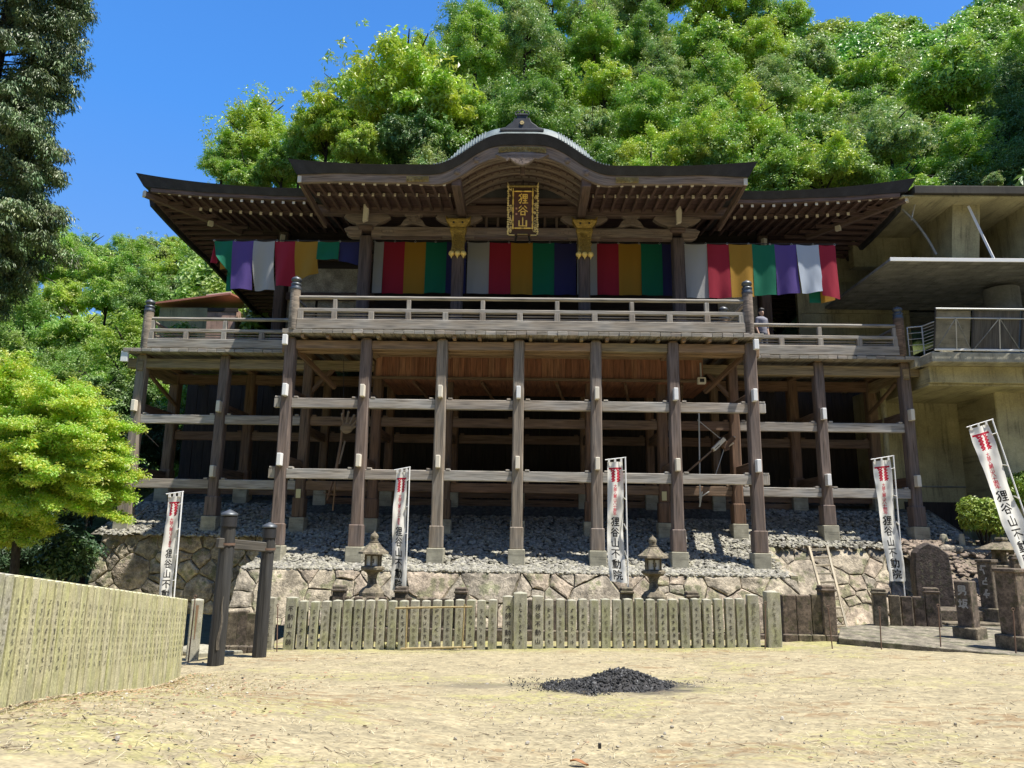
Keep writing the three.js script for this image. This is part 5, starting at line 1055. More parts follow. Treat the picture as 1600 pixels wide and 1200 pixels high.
{
  const Z = 2.2, pts = [[1429, 864], [1434, 857], [1446, 850], [1460, 855], [1474, 866], [1479, 890], [1483, 925], [1488, 966], [1460, 968], [1437, 966], [1431, 920], [1428, 890]].map(([x, y]) => at(x, y, Z)), c = at(1458, 966, Z);
  const t = thing('memorial_stone', 'tall dark memorial slab with a slanted top, left of the stony slope', 'memorial stone', c.toArray(), -0.12);
  const sl = extrude(pts.map((p) => [p.x - c.x, p.y - c.y]), 0.28, 0.025);
  part('slab', metricUV(sl), M([0.13, 0.105, 0.10], { map: rockC, rep: [0.9, 0.9], bump: rockB, bs: 0.02, rough: 0.8 }), t);
  part('lettering', merge([0, 1, 2].map((k) => inscription(Array.from({ length: 6 }, () => scribble(mulberry(90 + k))), 0.1, 0.012, 1.2, 0.15, 0.168).translate(-0.22 + k * 0.2, 0.1, 0))), INKPALE, t);
  const r = at(1482, 982, 2.6), k = thing('boulder', 'pale boulder at the foot of the dark memorial slab', 'boulder', r.toArray());
  const bg = new THREE.IcosahedronGeometry(0.34, 3), p = bg.attributes.position; for (let i = 0; i < p.count; i++) { const f = 0.8 + 0.5 * fbmW(p.getX(i) * 4 + 5, p.getY(i) * 4 + p.getZ(i) * 3, 3, 2); p.setXYZ(i, p.getX(i) * f * 1.2, p.getY(i) * f * 0.75, p.getZ(i) * f); }
  part('rock', metricUV(bg), mat.rock[4], k);
}
{ // stony slope and rock edging right of the memorial, with small stones set upright
  const t = thing('stony_bank', 'reddish bank of flat broken stones right of the dark memorial slab', 'stone bank', [0, 0, 0]);
  part('earth', sheet(30, 20, (u, v) => { const x = lerp(11.2, 17, u), z = lerp(3.0, -3.0, v); return V(x, lerp(-0.75, 0.82, ss(0.0, 0.85, v)) + 0.06 * (fbmW(x * 2, z * 2, 3, 4) - 0.5), z); }, 6, 6), mat.mortar, t);
  const im = new THREE.InstancedMesh(cbox(1, 0.35, 0.8, 0.08), M([1, 1, 1], { map: rockC, rep: [1, 1], rough: 1 }), 700), o = new THREE.Object3D(), c = new THREE.Color(); im.name = 'broken_stones'; im.userData.kind = 'stuff'; im.castShadow = im.receiveShadow = true;
  for (let i = 0; i < 700; i++) { const u = rnd(), v = rnd() * 0.9, x = lerp(11.2, 16.5, u), z = lerp(2.9, -2.4, v); o.position.set(x, lerp(-0.75, 0.82, ss(0, 0.85, v)) + 0.04, z); o.rotation.set(0.5 + R(-0.3, 0.3), R(0, 6), R(-0.3, 0.3)); o.scale.setScalar(R(0.1, 0.26)); o.updateMatrix(); im.setMatrixAt(i, o.matrix); const l = R(0.28, 0.55); im.setColorAt(i, c.setRGB(l, l * 0.82, l * 0.72)); }
  t.add(im);
  for (let i = 0; i < 16; i++) {
    const px = 1478 + (i % 9) * 10 + R(-2, 2), py = i < 9 ? 872 : 860, q = at(px, py, -0.6), g = new THREE.IcosahedronGeometry(R(0.13, 0.2), 2), p = g.attributes.position;
    for (let k = 0; k < p.count; k++) { const f = 0.75 + 0.5 * fbmW(p.getX(k) * 7 + i * 5, p.getY(k) * 7 + p.getZ(k) * 5, 2, 2); p.setXYZ(k, p.getX(k) * f * 1.1, p.getY(k) * f * 0.85, p.getZ(k) * f); }
    part('edging_rock', metricUV(g).translate(q.x, q.y, q.z), mat.rock[i % 4], t);
  }
  const mk = (label, px, y0, y1, z, w) => { const a = at(px, y1, z), b = at(px, y0, z), k = thing('marker_stone', label, 'marker stone', a.toArray()); part('stone', metricUV(lathe([[0.001, -0.1], [w, -0.1], [w * 0.95, (b.y - a.y) * 0.7], [w * 0.7, (b.y - a.y) * 0.95], [0.001, b.y - a.y]], 10).scale(1, 1, 0.6)), mat.plinth, k); };
  mk('small rounded pale marker stone in front of the dark concrete wall', 1476, 834, 858, -1.4, 0.13); mk('slim pale marker stone left of the clipped shrub', 1505, 833, 862, -0.7, 0.09);
  const q = at(1570, 892, 1.6), l = thing('stone_lantern', 'squat stone lantern with a wide square roof, half behind the tilted banner', 'stone lantern', q.toArray(), 0.3);
  part('base', [cbox(0.5, 0.2, 0.5, 0.02).translate(0, 0.06, 0), cbox(0.7, 0.3, 0.6, 0.03).translate(0, -0.18, 0)], mat.lantern, l);
  part('light_box', [[-1, -1], [1, -1], [1, 1], [-1, 1]].map(([a, b]) => cbox(0.1, 0.38, 0.1, 0.01).translate(a * 0.13, 0.34, b * 0.13)).concat([cbox(0.36, 0.09, 0.36, 0.01).translate(0, 0.2, 0), cbox(0.36, 0.08, 0.36, 0.01).translate(0, 0.5, 0), cbox(0.26, 0.3, 0.05, 0).translate(0, 0.34, -0.1)]), mat.lantern, l);
  part('roof', metricUV(new THREE.CylinderGeometry(0.1, 0.62, 0.22, 4, 1).rotateY(Math.PI / 4).translate(0, 0.65, 0)), mat.lantern, l); part('finial', cbox(0.24, 0.1, 0.24, 0.03).translate(0, 0.8, 0), mat.lantern, l);
}
{ // wooden ladder against the wall
  const t = thing('ladder', 'pale wooden ladder leaning against the tall sunlit boulder wall', 'ladder');
  const y0 = -1.78, y1 = 0.78, zt = -0.1, zb = 1.75, top = [at(1264, 854, zt), at(1292, 853, zt)], bot = [at(1303, 1000, zb), at(1328, 1000, zb)], m = wood([0.95, 0.80, 0.56]);
  for (const i of [0, 1]) part('side_rail', bar(bot[i], top[i], 0.06, 0.08), m, t);
  for (let i = 0; i < 11; i++) { const k = 0.04 + i * 0.092; part('rung', bar(bot[0].clone().lerp(top[0], k), bot[1].clone().lerp(top[1], k), 0.045, 0.055), m, t); }
}
// ---------- concrete annex at the right ----------
{
  const t = thing('concrete_annex', 'olive-beige concrete annex with projecting slabs, canopy and balcony right of the temple', 'building');
  const C = mat.concrete;
  part('roof', [bx(13.15, 24, 12.27, 12.56, -12, -1.5, 0.02)], M([0.07, 0.065, 0.06], { map: stainC, rep: [3, 3] }), t);
  part('roof_soffit', bx(12.8, 24, 12.2, 12.268, -12, -1.62, 0.01), C, t);
  for (const [p0, p1] of [[1477, 1519], [1588, 1640]]) {
    const a = at(p0, 320, -2.6), b = at(p1, 320, -2.6);
    part('roof_beam', sweep(1, (k) => { const x = k ? b.x : a.x; return [V(x, 12.2, -2.2), V(x, 10.25, -2.6), V(x, 9.9, -3.0), V(x, 9.9, -8), V(x, 12.2, -8)]; }), C, t);
  }
  part('cross_beam', bx(12.6, 24, 11.0, 12.2, -5.4, -5.0, 0.02), C, t);
  for (let i = 0; i < 4; i++) part('wall_panel', bx(10.8, 15.1, 6.9 + i * 1.3, 6.9 + i * 1.3 + 1.285, -6.3, -6.1, 0.008), C, t);
  part('glazing', bx(15.1, 24, 9.6, 12.2, -6.2, -6.1, 0.01), mat.glass, t);
  for (let x = 15.4; x < 24; x += 1.5) part('mullion', bx(x, x + 0.06, 9.6, 12.2, -6.1, -6.02, 0.005), mat.black, t);
  part('transom', bx(15.1, 24, 11.2, 11.3, -6.1, -6.0, 0.005), mat.steel, t);
  part('bearing_block', bx(at(1470, 402, -2).x, at(1526, 402, -2).x, 9.75, 10.05, -3.0, -2.0, 0.01), mat.plinth, t);
  // canopy
  const cn = part('canopy', sweep(1, (k) => { const x = k ? 24 : 11.86; return [V(x, 9.67, -1), V(x, 9.76, -1), V(x, 9.76, -9), V(x, 9.67, -9)]; }), mat.concreteGrey, t);
  part('canopy_edge', bx(11.84, 24, 9.65, 9.77, -0.99, -0.95, 0.006), mat.white, cn);
  for (let i = 0; i < 24; i++) { const z = -1.3 - i * 0.32; part('soffit_strip', bx(11.95, 24, 9.645, 9.66, z - 0.28, z, 0.003), mat.concreteGrey, cn); }
  part('round_column', lathe([[0.55, 6.5], [0.55, 9.5]], 28).translate(16.75, 0, -3.2), mat.concreteGrey, t);
  part('strut', bar(at(1513, 322, -2.0), at(1553, 405, -1.6), 0.07), mat.white, t);
  const arc = [[1409, 326], [1428, 345], [1447, 370], [1463, 398]].map(([x, y]) => at(x, y, -2.2));
  part('bent_pipe', new THREE.TubeGeometry(new THREE.CatmullRomCurve3(arc), 16, 0.04, 8), mat.concreteGrey, t);
  part('pipe_stay', rod(at(1431, 312, -2.2), at(1424, 344, -2.2), 0.025), mat.steel, t);
  // balcony
  const bz = -0.8, b = part('balcony_slab', bx(12.75, 24, 6.3, 6.62, -5, bz, 0.02), mat.plinth, t);
  part('slab_beam', bx(12.9, 24, 5.75, 6.3, -5, bz - 0.5, 0.02), C, t);
  const top = (x) => V(x, 7.92, bz + 0.3), foot = (x) => V(x, 6.66, bz - 0.02);
  const xs = [12.85, 14.0, 15.5, 17.0, 18.5];
  part('top_rail', rod(top(12.85), top(20), 0.03), mat.steel, b); part('middle_rail', rod(top(12.85).lerp(foot(12.85), 0.22), top(20).lerp(foot(20), 0.22), 0.022), mat.steel, b); part('bottom_rail', bar(foot(12.85).add(V(0, 0.04, 0)), foot(20).add(V(0, 0.04, 0)), 0.06, 0.06), mat.white, b);
  const pm = M([0.20, 0.19, 0.175], { map: woodC, rep: [2.4, 0.8], rough: 0.8 });
  xs.forEach((x, i) => {
    part('baluster', bar(foot(x), top(x), 0.05, 0.03), mat.black, b);
    if (i === xs.length - 1) return;
    const n = xs[i + 1], g = sheet(1, 1, (u, v) => foot(lerp(x + 0.04, n - 0.04, u)).lerp(top(lerp(x + 0.04, n - 0.04, u)), 0.05 + 0.92 * v).add(V(0, 0, -0.05)), 1.3, 1.2), uv = g.attributes.uv;
    for (let k = 0; k < uv.count; k++) uv.setXY(k, uv.getY(k), uv.getX(k) + i * 0.37);
    part('screen_panel', g, i ? pm : M([0.36, 0.35, 0.32], { map: stainC, rep: [1, 1] }), b);
    const m = (x + n) / 2;
    part('cross_rod', [rod(foot(x + 0.06).add(V(0, 0.06, 0.05)), top(m).add(V(0, -0.3, 0.02)), 0.014), rod(top(m).add(V(0, -0.3, 0.02)), foot(n - 0.06).add(V(0, 0.06, 0.05)), 0.012)], mat.concreteGrey, b);
    part('fork_rod', bar(top(m).add(V(0, -0.3, 0.02)), foot(m + 0.1).add(V(0, 0.05, 0.05)), 0.03, 0.02), mat.steel, b);
  });
  { // short barred railing between the stage and the balcony
    const A = at(1417, 512, -1.7), B = at(1440, 510, -1.7), Cc = at(1466, 500, -1.2), h = 1.05, g = part('link_railing', [rod(A, B, 0.022), rod(B, Cc, 0.022), rod(A.clone().add(V(0, -h, 0)), B.clone().add(V(0, -h, 0)), 0.018), rod(B.clone().add(V(0, -h, 0)), Cc.clone().add(V(0, -h, 0)), 0.018)], mat.steel, t);
    part('link_bar', [A, B, Cc].map((p) => rod(p, p.clone().add(V(0, -h, 0)), 0.022)).concat(Array.from({ length: 9 }, (_, i) => { const y = -0.1 - i * 0.105; return rod(B.clone().add(V(0, y, 0)), Cc.clone().add(V(0, y, 0)), 0.01); }), Array.from({ length: 4 }, (_, i) => { const y = -0.2 - i * 0.2; return rod(A.clone().add(V(0, y, 0)), B.clone().add(V(0, y, 0)), 0.01); })), mat.steel, g);
    part('pale_panel', sheet(1, 1, (u, v) => Cc.clone().add(V(u * 0.42, -h * (1 - v) - 0.02, -0.1))), mat.plinth, g);
    part('link_walk', bx(12.6, 13.1, 6.3, 6.62, -5, -1.5, 0.01), mat.plinth, t);
  }
  // walls below the balcony
  part('lower_wall', bx(12.95, 24, -1.2, 5.75, -4.9, -4.5, 0.02), C, t);
  part('pier', bx(at(1564, 700, -2.4).x, 24, -1.0, 5.75, -4.6, -2.4, 0.03), C, t);
  part('wall_joint', bx(12.95, 16, 2.7, 2.76, -4.5, -4.47, 0.01), mat.concreteGrey, t);
  part('painted_recess_shade', bx(13.4, 15.3, -0.4, 2.2, -4.5, -4.46, 0), mat.hallDark, t);  // flat dark panel painting the shade of a recess
  part('underside', bx(12.9, 24, 5.68, 5.745, -4.5, -1.4, 0.005), C, t);
  part('side_wall', bx(12.75, 12.95, 0.6, 6.25, -12, -4.6, 0.02), C, t);
  const d = at(1380, 607, -3.4), e = at(1387, 735, -3.4);
  part('drain_pipe', new THREE.TubeGeometry(new THREE.CatmullRomCurve3([d.clone().add(V(0.35, 0.12, -0.3)), d, d.clone().lerp(e, 0.5), e]), 24, 0.085, 10), mat.concrete, t);
  part('pipe_collar', lathe([[0.11, -0.08], [0.11, 0.08]], 14).translate(d.x, d.y - 0.1, d.z), mat.concrete, t);
}

// ---------- small hut behind the left wing ----------
{
  const z = -12.5, t = thing('hut', 'small hut with a red tin lean-to roof and pinkish wall behind the left balustrade', 'hut'), q = (x, y, d = z) => at(x, y, d);
  const a = q(243, 478), b = q(364, 463), w0 = q(326, 482), w1 = q(371, 480), f = q(326, 560);
  part('wall', bx(w0.x, w1.x, f.y, w0.y - 0.02, z - 3, z + 0.1, 0.02), M([0.62, 0.42, 0.40], { map: stainC, rep: [1.5, 1.5] }), t, 'pinkish end wall');
  part('wall', bx(a.x + 0.2, w0.x, f.y, a.y - 0.05, z - 3, z - 0.05, 0.02), M([0.50, 0.47, 0.36], { map: stainC, rep: [2, 2] }), t, 'beige side wall');
  part('roof', sweep(1, (k) => { const p = k ? b : a, dy = 0.09; return [V(p.x, p.y, z + 0.3), V(p.x, p.y + dy, z + 0.3), V(p.x, p.y + dy + 0.5, z - 3.2), V(p.x, p.y + 0.5, z - 3.2)]; }), M([0.42, 0.16, 0.11], { rough: 0.6 }), t);
  part('roof_flashing', bar(b.clone().lerp(a, 0.32).add(V(0, 0.11, 0.23)), b.clone().add(V(0, 0.11, 0.23)), 0.05, 0.1), M([0.7, 0.5, 0.42], { rough: 0.6 }), t);
  part('painted_eave_shadow', bx(w0.x, w1.x + 0.1, w0.y - 0.2, w0.y, z + 0.08, z + 0.13, 0.005), mat.hallDark, t);  // dark board painting the shadow under the hut eave
}

// ---------- things hung and fixed among the pillars ----------
{
  const Zh = -0.75, h = at(538, 668, Zh), t = thing('hanging_hand', 'carved wooden hand on a staff hanging between two left pillars', 'carved hand', h.toArray()), m = wood([0.58, 0.45, 0.32]);
  const palm = new THREE.SphereGeometry(0.2, 18, 12).scale(1, 0.85, 0.35).translate(0.07, -0.02, 0);
  part('palm', palm, m, t);
  [[-0.04, 0.1, -0.09, 0.42], [0.06, 0.13, 0.1, 0.48], [0.16, 0.1, 0.28, 0.38], [0.22, 0.03, 0.36, 0.2]].forEach(([x0, y0, x1, y1]) => part('finger', [rod(V(x0, y0, 0), V(x1, y1, 0), 0.04, 0.032, 10), new THREE.SphereGeometry(0.045, 10, 8).translate(x1, y1, 0)], m, t));
  part('thumb', [rod(V(0.2, -0.05, 0), V(0.33, 0.04, 0), 0.045, 0.035, 10), new THREE.SphereGeometry(0.04, 10, 8).translate(0.33, 0.04, 0)], m, t);
  const w = (x, y) => at(x, y, Zh).sub(h);
  part('staff', [rod(w(537, 640), w(533, 690), 0.035, 0.04), rod(w(533, 690), w(525, 735), 0.04, 0.05), rod(w(524, 752), w(520, 798), 0.035, 0.02)], mat.inner[2], t);
  part('sleeve_rod', rod(w(539, 689), w(530, 725), 0.03), m, t);
  part('charm', [bar(w(520, 752), w(511, 782), 0.12, 0.03), bar(w(505, 770), w(526, 774), 0.03), bar(w(508, 776), w(524, 760), 0.02)], mat.rust, t);
  part('suspension_wire', rod(w(537, 640), w(537, 560), 0.008), mat.black, t);
}
{
  const Zs = -0.8, h = at(1128, 695, Zs), t = thing('hanging_sword', 'carved sword with a boxed hilt slung diagonally between two right pillars', 'carved sword', h.toArray()), w = (x, y, dz = 0) => at(x, y, Zs + dz).sub(h);
  part('blade', bar(w(1072, 739), w(1117, 700), 0.09, 0.05), mat.inner[2], t);
  part('guard', bar(w(1114, 703), w(1131, 686), 0.24, 0.12), mat.endWhite, t, 'pale lettered guard block');
  part('guard_mark', bar(w(1117, 701, 0.08), w(1124, 695, 0.08), 0.1, 0.02), mat.black, t);
  part('hilt', [bar(w(1130, 700), w(1146, 684), 0.2, 0.14), bar(w(1136, 704), w(1128, 684), 0.14, 0.16)], mat.inner[0], t);
  part('hilt_prong', [bar(w(1134, 700), w(1146, 692), 0.05), bar(w(1138, 690), w(1148, 682), 0.05)], mat.endWhite, t);
  part('rope', [rod(w(1090, 656), w(1129, 688), 0.012), rod(w(1132, 700), w(1118, 742), 0.01), rod(w(1092, 640), w(1094, 790), 0.022)], mat.steel, t);
  part('pulley_handle', [bar(w(1093, 792), w(1097, 768), 0.04), bar(w(1092, 778), w(1108, 768), 0.03)], mat.steel, t);
}
{
  const s = at(1096, 595, -1.2), t = thing('loudspeaker', 'small pale box loudspeaker fixed under the stage floor at the right', 'loudspeaker', s.toArray());
  part('case', cbox(0.26, 0.22, 0.16, 0.02), mat.endWhite, t); part('grille', cbox(0.14, 0.11, 0.02, 0.01).translate(0, 0, 0.085), mat.black, t); part('bracket', cbox(0.05, 0.5, 0.05, 0.006).translate(0, 0.34, -0.05), mat.steel, t);
  [[466, 771, 'yellow paper notice on the inner pillar near the black gate'], [1038, 775, 'yellow paper notice on the inner pillar in the right half']].forEach(([x, y, label]) => { const p = at(x, y, Z2 + 0.215), n = thing('paper_notice', label, 'notice', p.toArray()); part('paper', cbox(0.15, 0.28, 0.012, 0.002), M([0.62, 0.56, 0.30], { rough: 0.9 }), n); });
}

// ---------- the visitor on the right wing ----------
{
  const p = thing('person', 'person with short dark hair in a grey shirt standing behind the right balustrade', 'person', [at(1190, 500, -2.1).x, 6.66, -2.1], 0.35);
  function body(caps, res, lo, size, k = 0.03) { // smooth union of tapered capsules
    const mc = new MarchingCubes(res, new THREE.MeshStandardMaterial(), false, false, 60000), f = mc.field, n = mc.size; mc.isolation = 0;
    for (let z = 0; z < n; z++) for (let y = 0; y < n; y++) for (let x = 0; x < n; x++) {
      const q = V(lo[0] + (x / n) * size, lo[1] + (y / n) * size, lo[2] + (z / n) * size); let d = 9;
      for (const [a, b, r0, r1] of caps) {
        const ab = V(b[0] - a[0], b[1] - a[1], b[2] - a[2]), ap = q.clone().sub(V(...a)), t = clamp(ap.dot(ab) / Math.max(1e-9, ab.lengthSq())), e = ap.addScaledVector(ab, -t).length() - lerp(r0, r1, t);
        const h = clamp(0.5 + 0.5 * (d - e) / k); d = lerp(d, e, h) - k * h * (1 - h);
      }
      f[x + y * n + z * n * n] = -d;
    }
    mc.update();
    const c = mc.count, P = Array.from(mc.positionArray.slice(0, c * 3)), N = Array.from(mc.normalArray.slice(0, c * 3));
    for (let i = 0; i < c; i++) for (let j = 0; j < 3; j++) P[i * 3 + j] = lo[j] + (P[i * 3 + j] + 1) / 2 * size;
    const g = raw(P, N, new Array(c * 2).fill(0)); g.computeVertexNormals(); return g;
  }
  const hand = (x, y, z, s) => { const o = [[[x, y, z], [x + s * 0.01, y - 0.07, z + 0.01], 0.034, 0.03]]; for (let i = 0; i < 4; i++) o.push([[x + (i - 1.5) * 0.017, y - 0.075, z + 0.015], [x + (i - 1.5) * 0.019, y - 0.135 - 0.012 * (1.5 - Math.abs(i - 1.5)), z + 0.045], 0.0095, 0.008]); o.push([[x - s * 0.025, y - 0.02, z + 0.015], [x - s * 0.045, y - 0.075, z + 0.04], 0.011, 0.009]); return o; };
  const limbs = [[[0, 0.88, 0], [0, 1.0, 0], 0.14, 0.13], [[0, 1.0, 0], [0, 1.28, 0], 0.125, 0.15], [[0.09, 0.88, 0], [0.1, 0.48, 0.01], 0.085, 0.058], [[0.1, 0.48, 0.01], [0.1, 0.08, -0.01], 0.055, 0.04], [[-0.09, 0.88, 0], [-0.1, 0.48, 0.01], 0.085, 0.058], [[-0.1, 0.48, 0.01], [-0.1, 0.08, -0.01], 0.055, 0.04], [[0.1, 0.06, 0], [0.11, 0.04, 0.15], 0.045, 0.035], [[-0.1, 0.06, 0], [-0.11, 0.04, 0.15], 0.045, 0.035], [[0.16, 1.33, 0], [0.22, 1.06, -0.02], 0.052, 0.042], [[0.22, 1.06, -0.02], [0.2, 0.84, 0.06], 0.04, 0.03], [[-0.16, 1.33, 0], [-0.22, 1.06, -0.02], 0.052, 0.042], [[-0.22, 1.06, -0.02], [-0.2, 0.84, 0.06], 0.04, 0.03], [[0, 1.36, 0], [0, 1.46, 0.01], 0.055, 0.05]];
  const head = [[[0, 1.55, 0.01], [0, 1.62, -0.005], 0.072, 0.085], [[0, 1.49, 0.045], [0, 1.56, 0.035], 0.04, 0.06], [[0, 1.565, 0.095], [0, 1.54, 0.112], 0.008, 0.014], [[-0.022, 1.505, 0.088], [0.022, 1.505, 0.088], 0.009, 0.009], [[0.082, 1.575, 0], [0.084, 1.545, 0], 0.016, 0.012], [[-0.082, 1.575, 0], [-0.084, 1.545, 0], 0.016, 0.012]];
  const skin = M([0.42, 0.26, 0.18], { rough: 0.6 });
  const b = part('body', [body([...limbs, ...head, ...hand(0.2, 0.83, 0.06, 1), ...hand(-0.2, 0.83, 0.06, -1)], 110, [-0.9, -0.05, -0.9], 1.8, 0.02)], skin, p);
  part('shirt', body([[[0, 0.86, 0], [0, 1.0, 0], 0.155, 0.145], [[0, 1.0, 0], [0, 1.28, 0], 0.14, 0.165], [[0.1, 1.34, 0], [-0.1, 1.34, 0], 0.085, 0.085], [[0.16, 1.34, 0], [0.215, 1.1, -0.02], 0.07, 0.062], [[-0.16, 1.34, 0], [-0.215, 1.1, -0.02], 0.07, 0.062]], 64, [-0.5, 0.6, -0.5], 1, 0.04), M([0.22, 0.22, 0.26], { rough: 0.95 }), p);
  part('trousers', body([[[0, 0.92, 0], [0, 0.86, 0], 0.14, 0.15], [[0.09, 0.88, 0], [0.1, 0.48, 0.01], 0.1, 0.075], [[0.1, 0.48, 0.01], [0.1, 0.1, -0.01], 0.075, 0.065], [[-0.09, 0.88, 0], [-0.1, 0.48, 0.01], 0.1, 0.075], [[-0.1, 0.48, 0.01], [-0.1, 0.1, -0.01], 0.075, 0.065]], 64, [-0.55, -0.02, -0.55], 1.1, 0.03), M([0.06, 0.065, 0.08], { rough: 0.95 }), p);
  part('hair', body([[[0, 1.63, -0.025], [0, 1.665, -0.005], 0.1, 0.088], [[-0.04, 1.672, 0.05], [0.04, 1.672, 0.05], 0.048, 0.048], [[0, 1.58, -0.04], [0, 1.6, -0.035], 0.076, 0.08]], 56, [-0.18, 1.44, -0.2], 0.38, 0.02), mat.black, p);
  part('eyes', [-0.03, 0.03].map((x) => new THREE.SphereGeometry(0.011, 8, 6).translate(x, 1.575, 0.086)), mat.black, p);
}
// ---------- trees ----------
const leafMat = (c, t = 0.35) => new THREE.MeshPhysicalMaterial({ color: new THREE.Color().setRGB(...c), roughness: 0.5, side: THREE.DoubleSide, transmission: t, thickness: 0, specularIntensity: 0.9 });
function leafClump(seed, n, rad, len, wid, up, flatY = 1) {
  const r = mulberry(seed), P = [], N = [], U = [];
  for (let i = 0; i < n; i++) {
    const p = V(r() * 2 - 1, r() * 2 - 1, r() * 2 - 1).multiplyScalar(rad); p.y *= flatY;
    const dir = V(r() * 2 - 1, (r() * 2 - 1) * 0.7 - 0.15, r() * 2 - 1).normalize(), nn = V(r() * 2 - 1, up, r() * 2 - 1).normalize(), side = dir.clone().cross(nn).normalize(), L = len * (0.7 + 0.6 * r()), w = wid * (0.7 + 0.6 * r());
    const nor = side.clone().cross(dir).normalize(), a = p.clone(), b = p.clone().addScaledVector(dir, L * 0.45).addScaledVector(side, w / 2).addScaledVector(nor, 0.12 * L), c = p.clone().addScaledVector(dir, L).addScaledVector(nor, -0.1 * L), d = p.clone().addScaledVector(dir, L * 0.45).addScaledVector(side, -w / 2).addScaledVector(nor, 0.12 * L);
    for (const [x, y, z] of [[a, b, c], [a, c, d]]) { const m = y.clone().sub(x).cross(z.clone().sub(x)).normalize(); for (const q of [x, y, z]) { P.push(q.x, q.y, q.z); N.push(m.x, m.y, m.z); U.push(0, 0); } }
  }
  return raw(P, N, U);
}
const CLUMP = {
  broad: leafClump(101, 18, 0.36, 0.30, 0.14, 1.3, 0.6), fine: leafClump(102, 24, 0.36, 0.22, 0.10, 1.2, 0.6), glossy: leafClump(103, 18, 0.28, 0.26, 0.12, 1.3, 0.6),
  maple: leafClump(104, 34, 0.18, 0.085, 0.045, 1.4, 0.45),
};
{ // hanging conifer spray: a fan of drooping flat shoots
  const r = mulberry(105), g = [];
  for (let i = 0; i < 40; i++) { const a = r() * 6.28, o = V(Math.cos(a), 0, Math.sin(a)), p = o.clone().multiplyScalar(r() * 0.24).add(V(0, (r() - 0.4) * 0.24, 0)), e = p.clone().addScaledVector(o, 0.05 + 0.08 * r()).add(V(0, -0.03 - 0.15 * r(), 0)), s = V(-o.z, 0, o.x).multiplyScalar(0.014 + 0.014 * r()), m = p.clone().lerp(e, 0.5).add(V(0, 0.03, 0)); const P = []; for (const t of [[p, m.clone().add(s), e], [p, e, m.clone().sub(s)]]) for (const q of t) P.push(q.x, q.y, q.z); const b = new THREE.BufferGeometry(); b.setAttribute('position', new THREE.Float32BufferAttribute(P, 3)); b.computeVertexNormals(); g.push(b); }
  CLUMP.conifer = merge(g);
}
// a crown Rr metres in radius: leaf clumps that lie along the skins of many uneven lobes, loose ones between
function makeCrown(seed, kind, Rr, N, { ry = 0.9, blobs = 18, br = 0.3, size = 1, shell = 0.55, top = 0, loose = 0.3 } = {}) {
  const r = mulberry(seed), B = [], o = new THREE.Object3D(), c = new THREE.Color(), Y = V(0, 1, 0), q4 = new THREE.Quaternion(), q5 = new THREE.Quaternion();
  const inside = () => { let d; do { d = V(r() * 2 - 1, r() * 2 - 1, r() * 2 - 1); } while (d.length() > 1 || d.length() < 0.15); return d; };
  const form = (d) => { const lump = 0.55 + 0.85 * fbmW(d.x * 1.5 + seed, d.y * 1.5 + d.z * 1.2, 2, 3); d.multiplyScalar(lump); d.y *= ry; if (d.y < -0.4 * ry) d.y *= 0.55; const k = 1 - top * Math.max(0, d.y); d.x *= k; d.z *= k; return d.multiplyScalar(Rr); };
  for (let i = 0; i < blobs; i++) { const d = inside(); d.setLength(shell + (0.95 - shell) * Math.sqrt(r())); B.push([form(d), Rr * br * (0.45 + 1.1 * r()), 0.7 + 0.6 * r(), 0.55 + 0.5 * r()]); }
  const tot = B.reduce((s, b) => s + b[1], 0), im = new THREE.InstancedMesh(CLUMP[kind], null, N);
  im.name = 'crown'; im.userData.kind = 'stuff'; im.castShadow = im.receiveShadow = true;
  let b = -1, left = 0, hue = 0.5; const root = V(0, -0.25 * Rr, 0);
  for (let i = 0; i < N; i++) {
    const n = V(0, 1, 0);
    if (r() < loose) { const d = inside(); d.setLength(0.4 + 0.72 * Math.sqrt(r())); n.copy(d).normalize(); o.position.copy(form(d)); } else {
      // along a leafy bough that runs outwards and thins to its tip
      if (left <= 0) { b = (b + 1) % blobs; left = Math.max(1, Math.round(N * (1 - loose) * B[b][1] / tot)); hue = r(); } left--;
      const [p, q, sx, sy] = B[b], out = p.clone().sub(root), len = Math.min(out.length() * 0.75, q * 4.2 * sx), d = out.normalize(), u = Math.pow(r(), 0.75), w = q * (1.15 - 0.85 * u) * 1.1, a = r() * 6.283, k = Math.sqrt(r()) * w, s = V(-d.z, 0.001, d.x).normalize(), t = s.clone().cross(d);
      o.position.copy(p).addScaledVector(d, (u - 0.8) * len).addScaledVector(s, Math.cos(a) * k * 1.25).addScaledVector(t, Math.sin(a) * k * 0.6 * sy); o.position.y -= 0.12 * len * u * u;
      n.copy(d).multiplyScalar(0.75).addScaledVector(s, 0.5 * Math.cos(a)).add(V(0, 0.5 + 0.4 * Math.sin(a), 0));
    }
    n.y += 0.5; n.z += 0.12; n.normalize(); q4.setFromUnitVectors(Y, n); q5.setFromAxisAngle(Y, r() * 6.283); o.quaternion.copy(q4).multiply(q5); o.scale.setScalar(size * (0.6 + 0.65 * r())); o.updateMatrix(); im.setMatrixAt(i, o.matrix);
    const l = 0.84 + 0.32 * r(), h = 0.6 * hue + 0.4 * r(); im.setColorAt(i, c.setRGB(l * (0.78 + 0.42 * h), l, l * (0.75 + 0.5 * r())));
  }
  return im;
}
